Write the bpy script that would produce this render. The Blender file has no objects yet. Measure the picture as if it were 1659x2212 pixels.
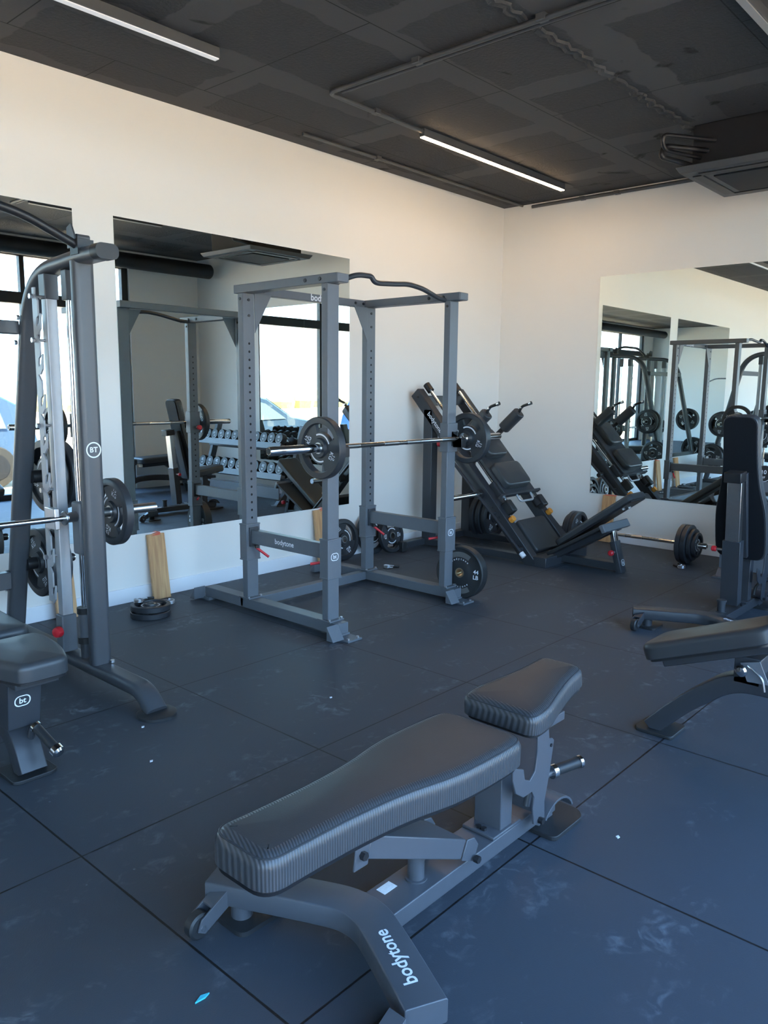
import bpy, bmesh, math, random
from mathutils import Vector, Matrix, Euler
random.seed(7)
PI = math.pi
scn = bpy.context.scene
col = scn.collection
V = Vector
WORLD = {}          # object -> matrix used when parts are given in room coordinates

# ---------------------------------------------------------------- materials
def new_mat(name):
    m = bpy.data.materials.new(name); m.use_nodes = True
    nt = m.node_tree
    for n in list(nt.nodes):
        if n.type != 'OUTPUT_MATERIAL' and n.type != 'BSDF_PRINCIPLED': nt.nodes.remove(n)
    return m, nt, nt.nodes['Principled BSDF']

def mat(name, c, rough=.5, metal=0., var=.06, scale=30., bump=0., bscale=400., spec=.5, emit=None, estr=0.):
    m, nt, b = new_mat(name)
    tc = nt.nodes.new('ShaderNodeTexCoord')
    nz = nt.nodes.new('ShaderNodeTexNoise'); nz.inputs['Scale'].default_value = scale; nz.inputs['Detail'].default_value = 4
    nt.links.new(tc.outputs['Object'], nz.inputs['Vector'])
    mx = nt.nodes.new('ShaderNodeMix'); mx.data_type = 'RGBA'
    mx.inputs[6].default_value = (*[x*(1-var) for x in c], 1); mx.inputs[7].default_value = (*[min(1, x*(1+var)) for x in c], 1)
    nt.links.new(nz.outputs['Fac'], mx.inputs[0]); nt.links.new(mx.outputs[2], b.inputs['Base Color'])
    b.inputs['Roughness'].default_value = rough; b.inputs['Metallic'].default_value = metal
    b.inputs['Specular IOR Level'].default_value = spec
    if bump:
        n2 = nt.nodes.new('ShaderNodeTexNoise'); n2.inputs['Scale'].default_value = bscale
        nt.links.new(tc.outputs['Object'], n2.inputs['Vector'])
        bp = nt.nodes.new('ShaderNodeBump'); bp.inputs['Strength'].default_value = bump; bp.inputs['Distance'].default_value = .002
        nt.links.new(n2.outputs['Fac'], bp.inputs['Height']); nt.links.new(bp.outputs['Normal'], b.inputs['Normal'])
    if emit:
        b.inputs['Emission Color'].default_value = (*emit, 1); b.inputs['Emission Strength'].default_value = estr
    return m

M = {}
M['frame'] = mat('powder_coat_grey', (.112, .122, .138), .42, .0, bump=.08, bscale=900)
M['frame_dark'] = mat('powder_coat_charcoal', (.034, .037, .044), .38, .0, bump=.08, bscale=900)
M['frame_mid'] = mat('powder_coat_slate', (.072, .077, .089), .36, .0, bump=.08, bscale=900)
M['smith'] = mat('powder_coat_graphite', (.055, .058, .066), .36, .0, bump=.08, bscale=900)
M['board'] = mat('pad_back_board', (.007, .008, .011), .6, spec=.25)
M['frame_deep'] = mat('powder_coat_black', (.026, .028, .034), .40, .0, bump=.08, bscale=900)
M['silver'] = mat('brushed_aluminium_paint', (.36, .37, .39), .42, .35)
M['chrome'] = mat('chrome', (.72, .73, .75), .12, 1., var=.02)
M['steel'] = mat('brushed_steel', (.50, .50, .50), .30, 1., var=.08, scale=60)
M['zinc'] = mat('zinc_bolt', (.6, .6, .62), .3, 1.)
M['rubber'] = mat('black_rubber', (.018, .019, .021), .5, bump=.1, bscale=500)
M['urethane'] = mat('plate_urethane', (.026, .028, .033), .42, bump=.06, bscale=700)
M['vinyl'] = mat('black_vinyl', (.036, .039, .044), .42, bump=.12, bscale=350)
M['plastic'] = mat('black_plastic', (.014, .014, .016), .4)
M['hole'] = mat('dark_hole', (.004, .004, .004), .8)
M['red'] = mat('red_plastic', (.55, .018, .03), .35)
M['orange'] = mat('orange_bumper', (.62, .24, .03), .45)
M['white'] = mat('white_print', (.72, .74, .78), .6)
M['greyprint'] = mat('grey_print', (.11, .105, .10), .6)
M['brass'] = mat('brass_insert', (.62, .46, .28), .32, 1.)
M['wall'] = mat('painted_plaster', (.79, .765, .725), .8, var=.012, scale=3, bump=.03, bscale=120, spec=.3)
M['base'] = mat('white_tile_skirting', (.80, .81, .84), .35, var=.01)
M['black'] = mat('black_paint', (.008, .008, .010), .6, var=.2, scale=8)
M['acgrey'] = mat('dark_ac_panel', (.075, .077, .08), .45)
M['winframe'] = mat('anthracite_frame', (.022, .024, .026), .5)
M['concrete'] = mat('outside_ground', (.62, .49, .33), .95, var=.25, scale=1.5)
M['field'] = mat('dry_field', (.62, .52, .25), .95, var=.3, scale=.4)
M['leaf'] = mat('shrub_leaf', (.30, .27, .10), .8, var=.5, scale=6)
M['carblue'] = mat('car_paint_blue', (.05, .09, .16), .25, .3, var=.02)
M['carpale'] = mat('car_paint_bright_blue', (.008, .05, .22), .25, .3, var=.02)
M['carglass'] = mat('car_glass', (.10, .14, .17), .08)
M['tyre'] = mat('tyre_rubber', (.02, .02, .02), .8)
M['stripfaint'] = mat('dim_diffuser', (.62, .62, .62), .5, emit=(.95, .96, 1.), estr=.10)  # weak emission added to make these strips read pale
M['stripdead'] = mat('grey_diffuser', (.30, .30, .30), .5)
M['stripon'] = mat('lit_diffuser', (.9, .9, .9), .5, emit=(1., .66, .36), estr=15.)
M['sticker'] = mat('paper_sticker', (.7, .72, .72), .6, var=.2, scale=120)
M['cyan'] = mat('cyan_scrap', (.05, .45, .55), .6)
M['redplastic'] = mat('coral_wedge', (.70, .12, .06), .5)
M['shirt'] = mat('grey_shroud', (.10, .11, .12), .6)

def wood():
    m, nt, b = new_mat('oak_plank')
    tc = nt.nodes.new('ShaderNodeTexCoord'); mp = nt.nodes.new('ShaderNodeMapping')
    mp.inputs['Scale'].default_value = (26, 26, 2.2)
    nz = nt.nodes.new('ShaderNodeTexNoise'); nz.inputs['Scale'].default_value = 1.6; nz.inputs['Detail'].default_value = 8; nz.inputs['Distortion'].default_value = .8
    cr = nt.nodes.new('ShaderNodeValToRGB'); e = cr.color_ramp.elements
    e[0].position = .3; e[0].color = (.46, .23, .10, 1); e[1].position = .72; e[1].color = (.70, .42, .20, 1)
    nt.links.new(tc.outputs['Object'], mp.inputs['Vector']); nt.links.new(mp.outputs['Vector'], nz.inputs['Vector'])
    nt.links.new(nz.outputs['Fac'], cr.inputs['Fac']); nt.links.new(cr.outputs['Color'], b.inputs['Base Color'])
    b.inputs['Roughness'].default_value = .55
    return m
M['wood'] = wood()

def carbon():
    m, nt, b = new_mat('carbon_weave_vinyl')
    tc = nt.nodes.new('ShaderNodeTexCoord')
    mp = nt.nodes.new('ShaderNodeMapping'); mp.inputs['Rotation'].default_value = (0, 0, .35)
    wv = nt.nodes.new('ShaderNodeTexWave'); wv.wave_type = 'BANDS'; wv.bands_direction = 'X'
    wv.inputs['Scale'].default_value = 42.; wv.inputs['Distortion'].default_value = .0
    cr = nt.nodes.new('ShaderNodeValToRGB'); e = cr.color_ramp.elements
    e[0].position = .25; e[0].color = (.031, .033, .037, 1); e[1].position = .75; e[1].color = (.060, .064, .072, 1)
    bp = nt.nodes.new('ShaderNodeBump'); bp.inputs['Strength'].default_value = .35; bp.inputs['Distance'].default_value = .002
    L = nt.links.new
    L(tc.outputs['Object'], mp.inputs['Vector']); L(mp.outputs['Vector'], wv.inputs['Vector'])
    L(wv.outputs['Fac'], cr.inputs['Fac']); L(cr.outputs['Color'], b.inputs['Base Color'])
    L(wv.outputs['Fac'], bp.inputs['Height']); L(bp.outputs['Normal'], b.inputs['Normal'])
    b.inputs['Roughness'].default_value = .38
    return m
M['carbon'] = carbon()

TX0, TXP, TY0, TYP = -5.03, 1.0135, -2.552, .992      # floor tile joints
def floor_mat():
    m, nt, b = new_mat('rubber_floor_tiles'); L = nt.links.new; N = nt.nodes.new
    tc = N('ShaderNodeTexCoord'); sp = N('ShaderNodeSeparateXYZ'); L(tc.outputs['Object'], sp.inputs['Vector'])
    def math_(op, a, b_=None, c=None):
        n = N('ShaderNodeMath'); n.operation = op
        for i, v in enumerate((a, b_, c)):
            if v is None: continue
            if isinstance(v, (int, float)): n.inputs[i].default_value = v
            else: L(v, n.inputs[i])
        return n.outputs[0]
    def joint(o, off, per):
        t = math_('DIVIDE', math_('SUBTRACT', o, off), per)
        f = math_('ABSOLUTE', math_('SUBTRACT', math_('FRACT', math_('ADD', t, .5)), .5))
        return math_('MULTIPLY', f, per)
    jx = joint(sp.outputs[0], TX0, TXP); jy = joint(sp.outputs[1], TY0, TYP)
    d = math_('MINIMUM', jx, jy)
    nzj = N('ShaderNodeTexNoise'); nzj.inputs['Scale'].default_value = 4.; L(tc.outputs['Object'], nzj.inputs['Vector'])
    wj = math_('MULTIPLY_ADD', nzj.outputs['Fac'], .0045, .0012)
    line = math_('LESS_THAN', d, wj)
    # scuffs: streaky pale dust, footprints
    mp = N('ShaderNodeMapping'); mp.inputs['Scale'].default_value = (1.3, 1.9, 1); L(tc.outputs['Object'], mp.inputs['Vector'])
    n1 = N('ShaderNodeTexNoise'); n1.inputs['Scale'].default_value = 2.0; n1.inputs['Detail'].default_value = 9; n1.inputs['Roughness'].default_value = .68; n1.inputs['Distortion'].default_value = .5
    L(mp.outputs['Vector'], n1.inputs['Vector'])
    n2 = N('ShaderNodeTexNoise'); n2.inputs['Scale'].default_value = 16.; n2.inputs['Detail'].default_value = 6; n2.inputs['Distortion'].default_value = 1.2
    L(tc.outputs['Object'], n2.inputs['Vector'])
    r1 = N('ShaderNodeValToRGB'); r1.color_ramp.elements[0].position = .52; r1.color_ramp.elements[1].position = .72; L(n1.outputs['Fac'], r1.inputs['Fac'])
    r2 = N('ShaderNodeValToRGB'); r2.color_ramp.elements[0].position = .50; r2.color_ramp.elements[1].position = .68; L(n2.outputs['Fac'], r2.inputs['Fac'])
    sc = math_('MULTIPLY', r1.outputs['Color'], r2.outputs['Color'])
    vo = N('ShaderNodeTexVoronoi'); vo.inputs['Scale'].default_value = 5.5; L(tc.outputs['Object'], vo.inputs['Vector'])
    speck = math_('LESS_THAN', vo.outputs['Distance'], .022)
    n3 = N('ShaderNodeTexNoise'); n3.inputs['Scale'].default_value = 240.; L(tc.outputs['Object'], n3.inputs['Vector'])
    n4 = N('ShaderNodeTexNoise'); n4.inputs['Scale'].default_value = 1.1; n4.inputs['Detail'].default_value = 5; L(tc.outputs['Object'], n4.inputs['Vector'])
    fac = math_('ADD', math_('MULTIPLY', sc, .55), math_('MULTIPLY', speck, .30))
    c0 = N('ShaderNodeMix'); c0.data_type = 'RGBA'; c0.inputs[6].default_value = (.033, .041, .053, 1); c0.inputs[7].default_value = (.050, .060, .076, 1); L(n4.outputs['Fac'], c0.inputs[0])
    c1 = N('ShaderNodeMix'); c1.data_type = 'RGBA'; L(fac, c1.inputs[0]); L(c0.outputs[2], c1.inputs[6]); c1.inputs[7].default_value = (.26, .29, .33, 1)
    c2 = N('ShaderNodeMix'); c2.data_type = 'RGBA'; L(line, c2.inputs[0]); L(c1.outputs[2], c2.inputs[6]); c2.inputs[7].default_value = (.003, .003, .004, 1)
    L(c2.outputs[2], b.inputs['Base Color'])
    b.inputs['Roughness'].default_value = .56; b.inputs['Specular IOR Level'].default_value = .5
    hgt = math_('SUBTRACT', math_('MULTIPLY', n3.outputs['Fac'], .35), math_('MULTIPLY', line, 1.))
    bp = N('ShaderNodeBump'); bp.inputs['Strength'].default_value = .35; bp.inputs['Distance'].default_value = .004
    L(hgt, bp.inputs['Height']); L(bp.outputs['Normal'], b.inputs['Normal'])
    return m
M['floor'] = floor_mat()

def ceil_mat():
    m, nt, b = new_mat('dark_raw_ceiling'); L = nt.links.new; N = nt.nodes.new
    tc = N('ShaderNodeTexCoord')
    nz = N('ShaderNodeTexNoise'); nz.inputs['Scale'].default_value = 3.5; nz.inputs['Detail'].default_value = 6; L(tc.outputs['Object'], nz.inputs['Vector'])
    sb = N('ShaderNodeVectorMath'); sb.operation = 'SUBTRACT'; sb.inputs[1].default_value = (.5, .5, .5); L(nz.outputs['Color'], sb.inputs[0])
    scl = N('ShaderNodeVectorMath'); scl.operation = 'SCALE'; scl.inputs['Scale'].default_value = .16; L(sb.outputs[0], scl.inputs[0])
    ad = N('ShaderNodeVectorMath'); ad.operation = 'ADD'; L(tc.outputs['Object'], ad.inputs[0]); L(scl.outputs[0], ad.inputs[1])
    br = N('ShaderNodeTexBrick'); br.inputs['Scale'].default_value = 1.; br.inputs['Brick Width'].default_value = 1.3; br.inputs['Row Height'].default_value = .86
    br.inputs['Mortar Size'].default_value = .115; br.inputs['Mortar Smooth'].default_value = .12; br.inputs['Color1'].default_value = (0, 0, 0, 1); br.inputs['Color2'].default_value = (.35, .35, .35, 1); br.inputs['Mortar'].default_value = (1, 1, 1, 1)
    L(ad.outputs[0], br.inputs['Vector'])
    br2 = N('ShaderNodeTexBrick'); br2.inputs['Scale'].default_value = 1.; br2.inputs['Brick Width'].default_value = 1.21; br2.inputs['Row Height'].default_value = 1.42
    br2.inputs['Mortar Size'].default_value = .004; br2.inputs['Mortar Smooth'].default_value = .3
    mp = N('ShaderNodeMapping'); mp.inputs['Location'].default_value = (.31, .37, 0); L(tc.outputs['Object'], mp.inputs['Vector']); L(mp.outputs['Vector'], br2.inputs['Vector'])
    g = N('ShaderNodeTexNoise'); g.inputs['Scale'].default_value = 55.; g.inputs['Detail'].default_value = 6; L(tc.outputs['Object'], g.inputs['Vector'])
    c = N('ShaderNodeMix'); c.data_type = 'RGBA'; c.inputs[6].default_value = (.042, .043, .045, 1); c.inputs[7].default_value = (.078, .078, .079, 1); L(br.outputs['Color'], c.inputs[0])
    n5 = N('ShaderNodeTexNoise'); n5.inputs['Scale'].default_value = 2.2; n5.inputs['Detail'].default_value = 8; n5.inputs['Distortion'].default_value = 2.; L(tc.outputs['Object'], n5.inputs['Vector'])
    r5 = N('ShaderNodeValToRGB'); r5.color_ramp.elements[0].position = .66; r5.color_ramp.elements[1].position = .72; L(n5.outputs['Fac'], r5.inputs['Fac'])
    c3 = N('ShaderNodeMix'); c3.data_type = 'RGBA'; L(r5.outputs['Color'], c3.inputs[0]); L(c.outputs[2], c3.inputs[6]); c3.inputs[7].default_value = (.010, .010, .011, 1)
    c4 = N('ShaderNodeMix'); c4.data_type = 'RGBA'; L(br2.outputs['Fac'], c4.inputs[0]); L(c3.outputs[2], c4.inputs[6]); c4.inputs[7].default_value = (.012, .012, .013, 1)
    L(c4.outputs[2], b.inputs['Base Color']); b.inputs['Roughness'].default_value = .75; b.inputs['Specular IOR Level'].default_value = .3
    bp = N('ShaderNodeBump'); bp.inputs['Strength'].default_value = .55; bp.inputs['Distance'].default_value = .012
    ml = N('ShaderNodeMath'); ml.operation = 'MULTIPLY'; sub = N('ShaderNodeMath'); sub.operation = 'SUBTRACT'; sub.inputs[0].default_value = 1.15; L(br.outputs['Color'], sub.inputs[1])
    L(g.outputs['Fac'], ml.inputs[0]); L(sub.outputs[0], ml.inputs[1])
    s2 = N('ShaderNodeMath'); s2.operation = 'SUBTRACT'; L(ml.outputs[0], s2.inputs[0]); L(br2.outputs['Fac'], s2.inputs[1])
    L(s2.outputs[0], bp.inputs['Height']); L(bp.outputs['Normal'], b.inputs['Normal'])
    return m
M['ceiling'] = ceil_mat()

def mirror_mat():
    m = bpy.data.materials.new('mirror_silvering'); m.use_nodes = True; nt = m.node_tree; nt.nodes.clear()
    o = nt.nodes.new('ShaderNodeOutputMaterial'); g = nt.nodes.new('ShaderNodeBsdfGlossy')
    g.inputs['Roughness'].default_value = 0.; g.inputs['Color'].default_value = (.87, .93, .895, 1)
    nt.links.new(g.outputs[0], o.inputs['Surface']); return m
M['mirror'] = mirror_mat()
def glass_mat():
    m = bpy.data.materials.new('window_glass'); m.use_nodes = True; nt = m.node_tree; nt.nodes.clear()
    o = nt.nodes.new('ShaderNodeOutputMaterial'); g = nt.nodes.new('ShaderNodeBsdfGlossy'); t = nt.nodes.new('ShaderNodeBsdfTransparent')
    g.inputs['Roughness'].default_value = 0.; t.inputs['Color'].default_value = (.93, .96, .95, 1)
    lw = nt.nodes.new('ShaderNodeLayerWeight'); lw.inputs['Blend'].default_value = .5
    pw = nt.nodes.new('ShaderNodeMath'); pw.operation = 'POWER'; pw.inputs[1].default_value = 5.; nt.links.new(lw.outputs['Facing'], pw.inputs[0])
    f = nt.nodes.new('ShaderNodeMath'); f.operation = 'MULTIPLY_ADD'; f.inputs[1].default_value = .92; f.inputs[2].default_value = .03; nt.links.new(pw.outputs[0], f.inputs[0])
    x = nt.nodes.new('ShaderNodeMixShader'); nt.links.new(f.outputs[0], x.inputs[0]); nt.links.new(t.outputs[0], x.inputs[1]); nt.links.new(g.outputs[0], x.inputs[2])
    nt.links.new(x.outputs[0], o.inputs['Surface']); return m
M['glass'] = glass_mat()

# ---------------------------------------------------------------- mesh building
def rrect(w, h, r, n=4):
    pts = []
    for cx, cy, a0 in ((w/2-r, h/2-r, 0), (-w/2+r, h/2-r, 90), (-w/2+r, -h/2+r, 180), (w/2-r, -h/2+r, 270)):
        for i in range(n+1):
            a = math.radians(a0 + 90*i/n); pts.append((cx+r*math.cos(a), cy+r*math.sin(a)))
    return pts
def circ(r, n=16): return [(r*math.cos(2*PI*i/n), r*math.sin(2*PI*i/n)) for i in range(n)]
def bend(pts, rad, n=6):
    pts = [V(p) for p in pts]; out = [pts[0]]
    for a, b, c in zip(pts, pts[1:], pts[2:]):
        d1 = (a-b); d2 = (c-b); r = min(rad, d1.length*.49, d2.length*.49)
        p0 = b + d1.normalized()*r; p2 = b + d2.normalized()*r
        for i in range(n+1):
            t = i/n; out.append(p0*(1-t)**2 + b*2*t*(1-t) + p2*t*t)
    out.append(pts[-1]); return out
TEXT = {}
def text_geo(s):
    if s in TEXT: return TEXT[s]
    cu = bpy.data.curves.new('txt', 'FONT'); cu.body = s; cu.size = 1.; cu.align_x = 'CENTER'; cu.align_y = 'CENTER'; cu.offset = .018; cu.resolution_u = 3
    ob = bpy.data.objects.new('txt', cu); col.objects.link(ob); bpy.context.view_layer.update()
    dg = bpy.context.evaluated_depsgraph_get(); me = ob.evaluated_get(dg).to_mesh()
    vs = [v.co.copy() for v in me.vertices]; fs = [tuple(p.vertices) for p in me.polygons]
    ob.evaluated_get(dg).to_mesh_clear(); bpy.data.objects.remove(ob); bpy.data.curves.remove(cu)
    TEXT[s] = (vs, fs); return TEXT[s]
def frame_m(o, x, y):
    """matrix with origin o, x axis along x, y axis roughly along y"""
    x = V(x).normalized(); y = V(y); z = x.cross(y).normalized(); y = z.cross(x)
    return Matrix(((x.x, y.x, z.x, o[0]), (x.y, y.y, z.y, o[1]), (x.z, y.z, z.z, o[2]), (0, 0, 0, 1)))

class MB:
    def __init__(s): s.v = []; s.f = []; s.mi = []
    def add(s, vs, fs, mi=0):
        o = len(s.v); s.v += [V(p) for p in vs]; s.f += [tuple(i+o for i in f) for f in fs]; s.mi += [mi]*len(fs)
        return s
    def box(s, lo, hi, mi=0, m=None):
        x0, y0, z0 = lo; x1, y1, z1 = hi
        vs = [V(p) for p in ((x0,y0,z0),(x1,y0,z0),(x1,y1,z0),(x0,y1,z0),(x0,y0,z1),(x1,y0,z1),(x1,y1,z1),(x0,y1,z1))]
        if m: vs = [m @ v for v in vs]
        return s.add(vs, [(3,2,1,0),(4,5,6,7),(0,1,5,4),(1,2,6,5),(2,3,7,6),(3,0,4,7)], mi)
    def cbox(s, c, d, mi=0, m=None):
        return s.box((c[0]-d[0]/2, c[1]-d[1]/2, c[2]-d[2]/2), (c[0]+d[0]/2, c[1]+d[1]/2, c[2]+d[2]/2), mi, m)
    def sweep(s, path, prof, side, mi=0, caps=True, closed=False):
        path = [V(p) for p in path]; side = V(side).normalized(); n = len(path); k = len(prof); vs = []
        for i, p in enumerate(path):
            a = path[i-1] if (i or closed) else path[0]; b = path[(i+1) % n] if (i < n-1 or closed) else path[-1]
            t = (b-a).normalized(); sd = (side - t*side.dot(t)).normalized(); nn = t.cross(sd)
            sc = 1.
            if 0 < i < n-1:
                c = (path[i]-path[i-1]).normalized().dot(t); sc = 1/max(c, .5)
            for u, w in prof: vs.append(p + sd*u + nn*w*sc)
        fs = []
        for i in range(n if closed else n-1):
            for j in range(k):
                a0 = i*k+j; a1 = i*k+(j+1) % k; b0 = ((i+1) % n)*k+j; b1 = ((i+1) % n)*k+(j+1) % k
                fs.append((a0, b0, b1, a1))
        if caps and not closed: fs += [tuple(range(k)), tuple(reversed(range((n-1)*k, n*k)))]
        return s.add(vs, fs, mi)
    def tube(s, path, r, seg=14, mi=0, closed=False):
        path = [V(p) for p in path]; d = (path[-1]-path[0]) if not closed else (path[1]-path[0])
        nrm = V((0,0,0))
        for a, b, c in zip(path, path[1:], path[2:]): nrm += (b-a).cross(c-b)
        if nrm.length < 1e-6:
            nrm = d.cross(V((0,0,1)))
            if nrm.length < 1e-6: nrm = V((1,0,0))
        return s.sweep(path, circ(r, seg), nrm, mi, True, closed)
    def cyl(s, a, b, r, r2=None, seg=24, mi=0):
        a = V(a); b = V(b); d = (b-a).normalized(); x = d.orthogonal().normalized(); y = d.cross(x); r2 = r if r2 is None else r2
        vs = [a + x*r*math.cos(2*PI*i/seg) + y*r*math.sin(2*PI*i/seg) for i in range(seg)] + [b + x*r2*math.cos(2*PI*i/seg) + y*r2*math.sin(2*PI*i/seg) for i in range(seg)]
        fs = [(i, (i+1) % seg, seg+(i+1) % seg, seg+i) for i in range(seg)] + [tuple(reversed(range(seg))), tuple(range(seg, 2*seg))]
        return s.add(vs, fs, mi)
    def lathe(s, prof, a, d, seg=40, mi=0):
        """prof [(r, h)] around axis through a along d"""
        a = V(a); d = V(d).normalized(); x = d.orthogonal().normalized(); y = d.cross(x); k = len(prof)
        vs = [a + d*h + (x*math.cos(2*PI*i/seg)+y*math.sin(2*PI*i/seg))*r for i in range(seg) for r, h in prof]
        fs = [(i*k+j, ((i+1) % seg)*k+j, ((i+1) % seg)*k+j+1, i*k+j+1) for i in range(seg) for j in range(k-1)]
        return s.add(vs, fs, mi)
    def prism(s, poly, m, t, mi=0):
        """2-D polygon in the xy plane of m, extruded along its z by t"""
        n = len(poly); vs = [m @ V((x, y, 0)) for x, y in poly] + [m @ V((x, y, t)) for x, y in poly]
        fs = [tuple(reversed(range(n))), tuple(range(n, 2*n))] + [(i, (i+1) % n, n+(i+1) % n, n+i) for i in range(n)]
        return s.add(vs, fs, mi)
    def text(s, t, m, size, mi=0):
        vs, fs = text_geo(t); return s.add([m @ V((v.x*size, v.y*size, 0)) for v in vs], fs, mi)
    def ring(s, m, r0, r1, a0=0., a1=2*PI, n=24, mi=0):
        vs = []
        for i in range(n+1):
            a = a0+(a1-a0)*i/n; vs += [m @ V((r0*math.cos(a), r0*math.sin(a), 0)), m @ V((r1*math.cos(a), r1*math.sin(a), 0))]
        return s.add(vs, [(2*i, 2*i+1, 2*i+3, 2*i+2) for i in range(n)], mi)
    def build(s, name, mats, parent=None, bevel=0., local=False, smooth=True):
        weld = name.endswith('_pad') or name == 'seat_rest'
        me = bpy.data.meshes.new(name)
        vs = s.v
        W = WORLD.get(parent.name) if parent else None
        if W is not None and not local:
            Wi = W.inverted(); vs = [Wi @ v for v in vs]
        me.from_pydata([tuple(v) for v in vs], [], s.f)
        mats = mats if isinstance(mats, (list, tuple)) else [mats]
        for m in mats: me.materials.append(m)
        if len(mats) > 1: me.polygons.foreach_set('material_index', s.mi)
        bm = bmesh.new(); bm.from_mesh(me)
        if weld: bmesh.ops.remove_doubles(bm, verts=bm.verts, dist=1e-6)
        bmesh.ops.recalc_face_normals(bm, faces=bm.faces); bm.to_mesh(me); bm.free()
        if smooth:
            me.polygons.foreach_set('use_smooth', [True]*len(me.polygons)); me.set_sharp_from_angle(angle=math.radians(38))
        o = bpy.data.objects.new(name, me); col.objects.link(o)
        if parent is not None:
            o.parent = parent
            if W is not None: WORLD[o.name] = W
        if bevel:
            b = o.modifiers.new('edge', 'BEVEL'); b.width = bevel; b.segments = 2; b.limit_method = 'ANGLE'; b.angle_limit = math.radians(40)
        return o

def tag(o, label, cat, group=None, kind=None):
    if label: o['label'] = label
    if cat: o['category'] = cat
    if group: o['group'] = group
    if kind: o['kind'] = kind
    return o
def thing(name, label, cat, loc=(0,0,0), rot=(0,0,0), group=None):
    o = bpy.data.objects.new(name, None); o.empty_display_size = .1; col.objects.link(o)
    o.location = loc; o.rotation_euler = rot
    WORLD[o.name] = Matrix.Translation(loc) @ Euler(rot).to_matrix().to_4x4()
    return tag(o, label, cat, group)
def copy_tree(o, parent=None):
    c = o.copy(); col.objects.link(c); c.parent = parent
    for ch in list(o.children): copy_tree(ch, c)
    return c
def place(o, loc, rot, label=None, group=None):
    o.location = loc; o.rotation_euler = rot
    if label: o['label'] = label
    if group: o['group'] = group
    return o
def struct(name, mb, m, bevel=0., smooth=False):
    o = mb.build(name, m, None, bevel, smooth=smooth); o['kind'] = 'structure'; return o
def bolts(pts, d, r=.009, h=.008, mb=None):
    mb = mb or MB()
    for p in pts:
        p = V(p); dd = V(d).normalized(); mb.cyl(p, p+dd*h, r, seg=6)
    return mb
def oval_logo(m, w, h, mb):
    """rounded ring with the two letters inside"""
    o = rrect(w, h, min(w, h)*.45, 6); i = rrect(w*.86, h*.82, min(w, h)*.38, 6); n = len(o)
    mb.add([m @ V((x, y, 0)) for x, y in o] + [m @ V((x, y, 0)) for x, y in i], [(k, (k+1) % n, n+(k+1) % n, n+k) for k in range(n)])
    mb.text('bt', m, h*.72); return mb

def pad_mesh(outline, t, m, edge=.016, band=True, crown=.006, bw=.016):
    """upholstered pad: outline polygon in xy of m, thickness t along z; material 0 top, 1 side band. returns MB, piping path"""
    n = len(outline); P = [V((x, y)) for x, y in outline]
    area = sum(P[i].x*P[(i+1) % n].y - P[(i+1) % n].x*P[i].y for i in range(n))
    if area < 0: P.reverse()
    nr = []
    for i in range(n):
        d = (P[(i+1) % n]-P[i-1]).normalized(); nr.append(V((-d.y, d.x)))
    rings = [(0.004, 0.), (0., .004)]
    for k in range(8):
        a = PI/2*k/7; rings.append((edge*(1-math.cos(a)), t-edge+edge*math.sin(a)))
    if band: rings.append((edge+bw, t+.0012))
    vs = []; fs = []; mi = []
    for ins, z in rings:
        vs += [m @ V((P[i].x+nr[i].x*ins, P[i].y+nr[i].y*ins, z)) for i in range(n)]
    for r in range(len(rings)-1):
        for i in range(n):
            fs.append((r*n+i, r*n+(i+1) % n, (r+1)*n+(i+1) % n, (r+1)*n+i)); mi.append(1 if (band and r < 9) else 0)
    xs = [p.x for p in P]; ys = [p.y for p in P]; ax = 0 if max(xs)-min(xs) > max(ys)-min(ys) else 1
    lo, hi = min(p[ax] for p in P), max(p[ax] for p in P); mid = (min(p[1-ax] for p in P)+max(p[1-ax] for p in P))/2
    hw = (max(p[1-ax] for p in P)-min(p[1-ax] for p in P))*.42
    lastins = rings[-1][0]; o2 = len(vs)
    for fr_, zz in ((.55, crown*.75), (1., crown)):
        for i in range(n):
            q = V((P[i].x+nr[i].x*lastins, P[i].y+nr[i].y*lastins)); c = V((0., 0.)); c[ax] = min(max(q[ax], lo+hw), hi-hw); c[1-ax] = mid
            q = q+(c-q)*fr_; vs.append(m @ V((q.x, q.y, rings[-1][1]+zz)))
    for (ra, rb_) in (((len(rings)-1)*n, o2), (o2, o2+n)):
        for i in range(n):
            fs.append((ra+i, ra+(i+1) % n, rb_+(i+1) % n, rb_+i)); mi.append(0)
    fs.append(tuple(reversed(range(n)))); mi.append(0)
    b = MB(); b.v = vs; b.f = fs; b.mi = mi
    pipe = [m @ V((P[i].x+nr[i].x*edge*.30, P[i].y+nr[i].y*edge*.30, t-edge*.28)) for i in range(n)]
    return b, pipe
def smooth_outline(pts, rad=.05, n=5):
    """closed polygon with rounded corners, evenly subdivided"""
    pts = [V(p) for p in pts]; k = len(pts); out = []
    for i in range(k):
        a, b, c = pts[i-1], pts[i], pts[(i+1) % k]; d1 = a-b; d2 = c-b; r = min(rad, d1.length*.45, d2.length*.45)
        p0 = b+d1.normalized()*r; p2 = b+d2.normalized()*r
        for j in range(n+1):
            t = j/n; out.append(p0*(1-t)**2 + b*2*t*(1-t) + p2*t*t)
    res = []
    for i in range(len(out)):
        a, b = out[i], out[(i+1) % len(out)]; q = max(1, int((b-a).length/.03))
        for j in range(q): res.append(tuple(a+(b-a)*j/q))
    return res

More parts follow.
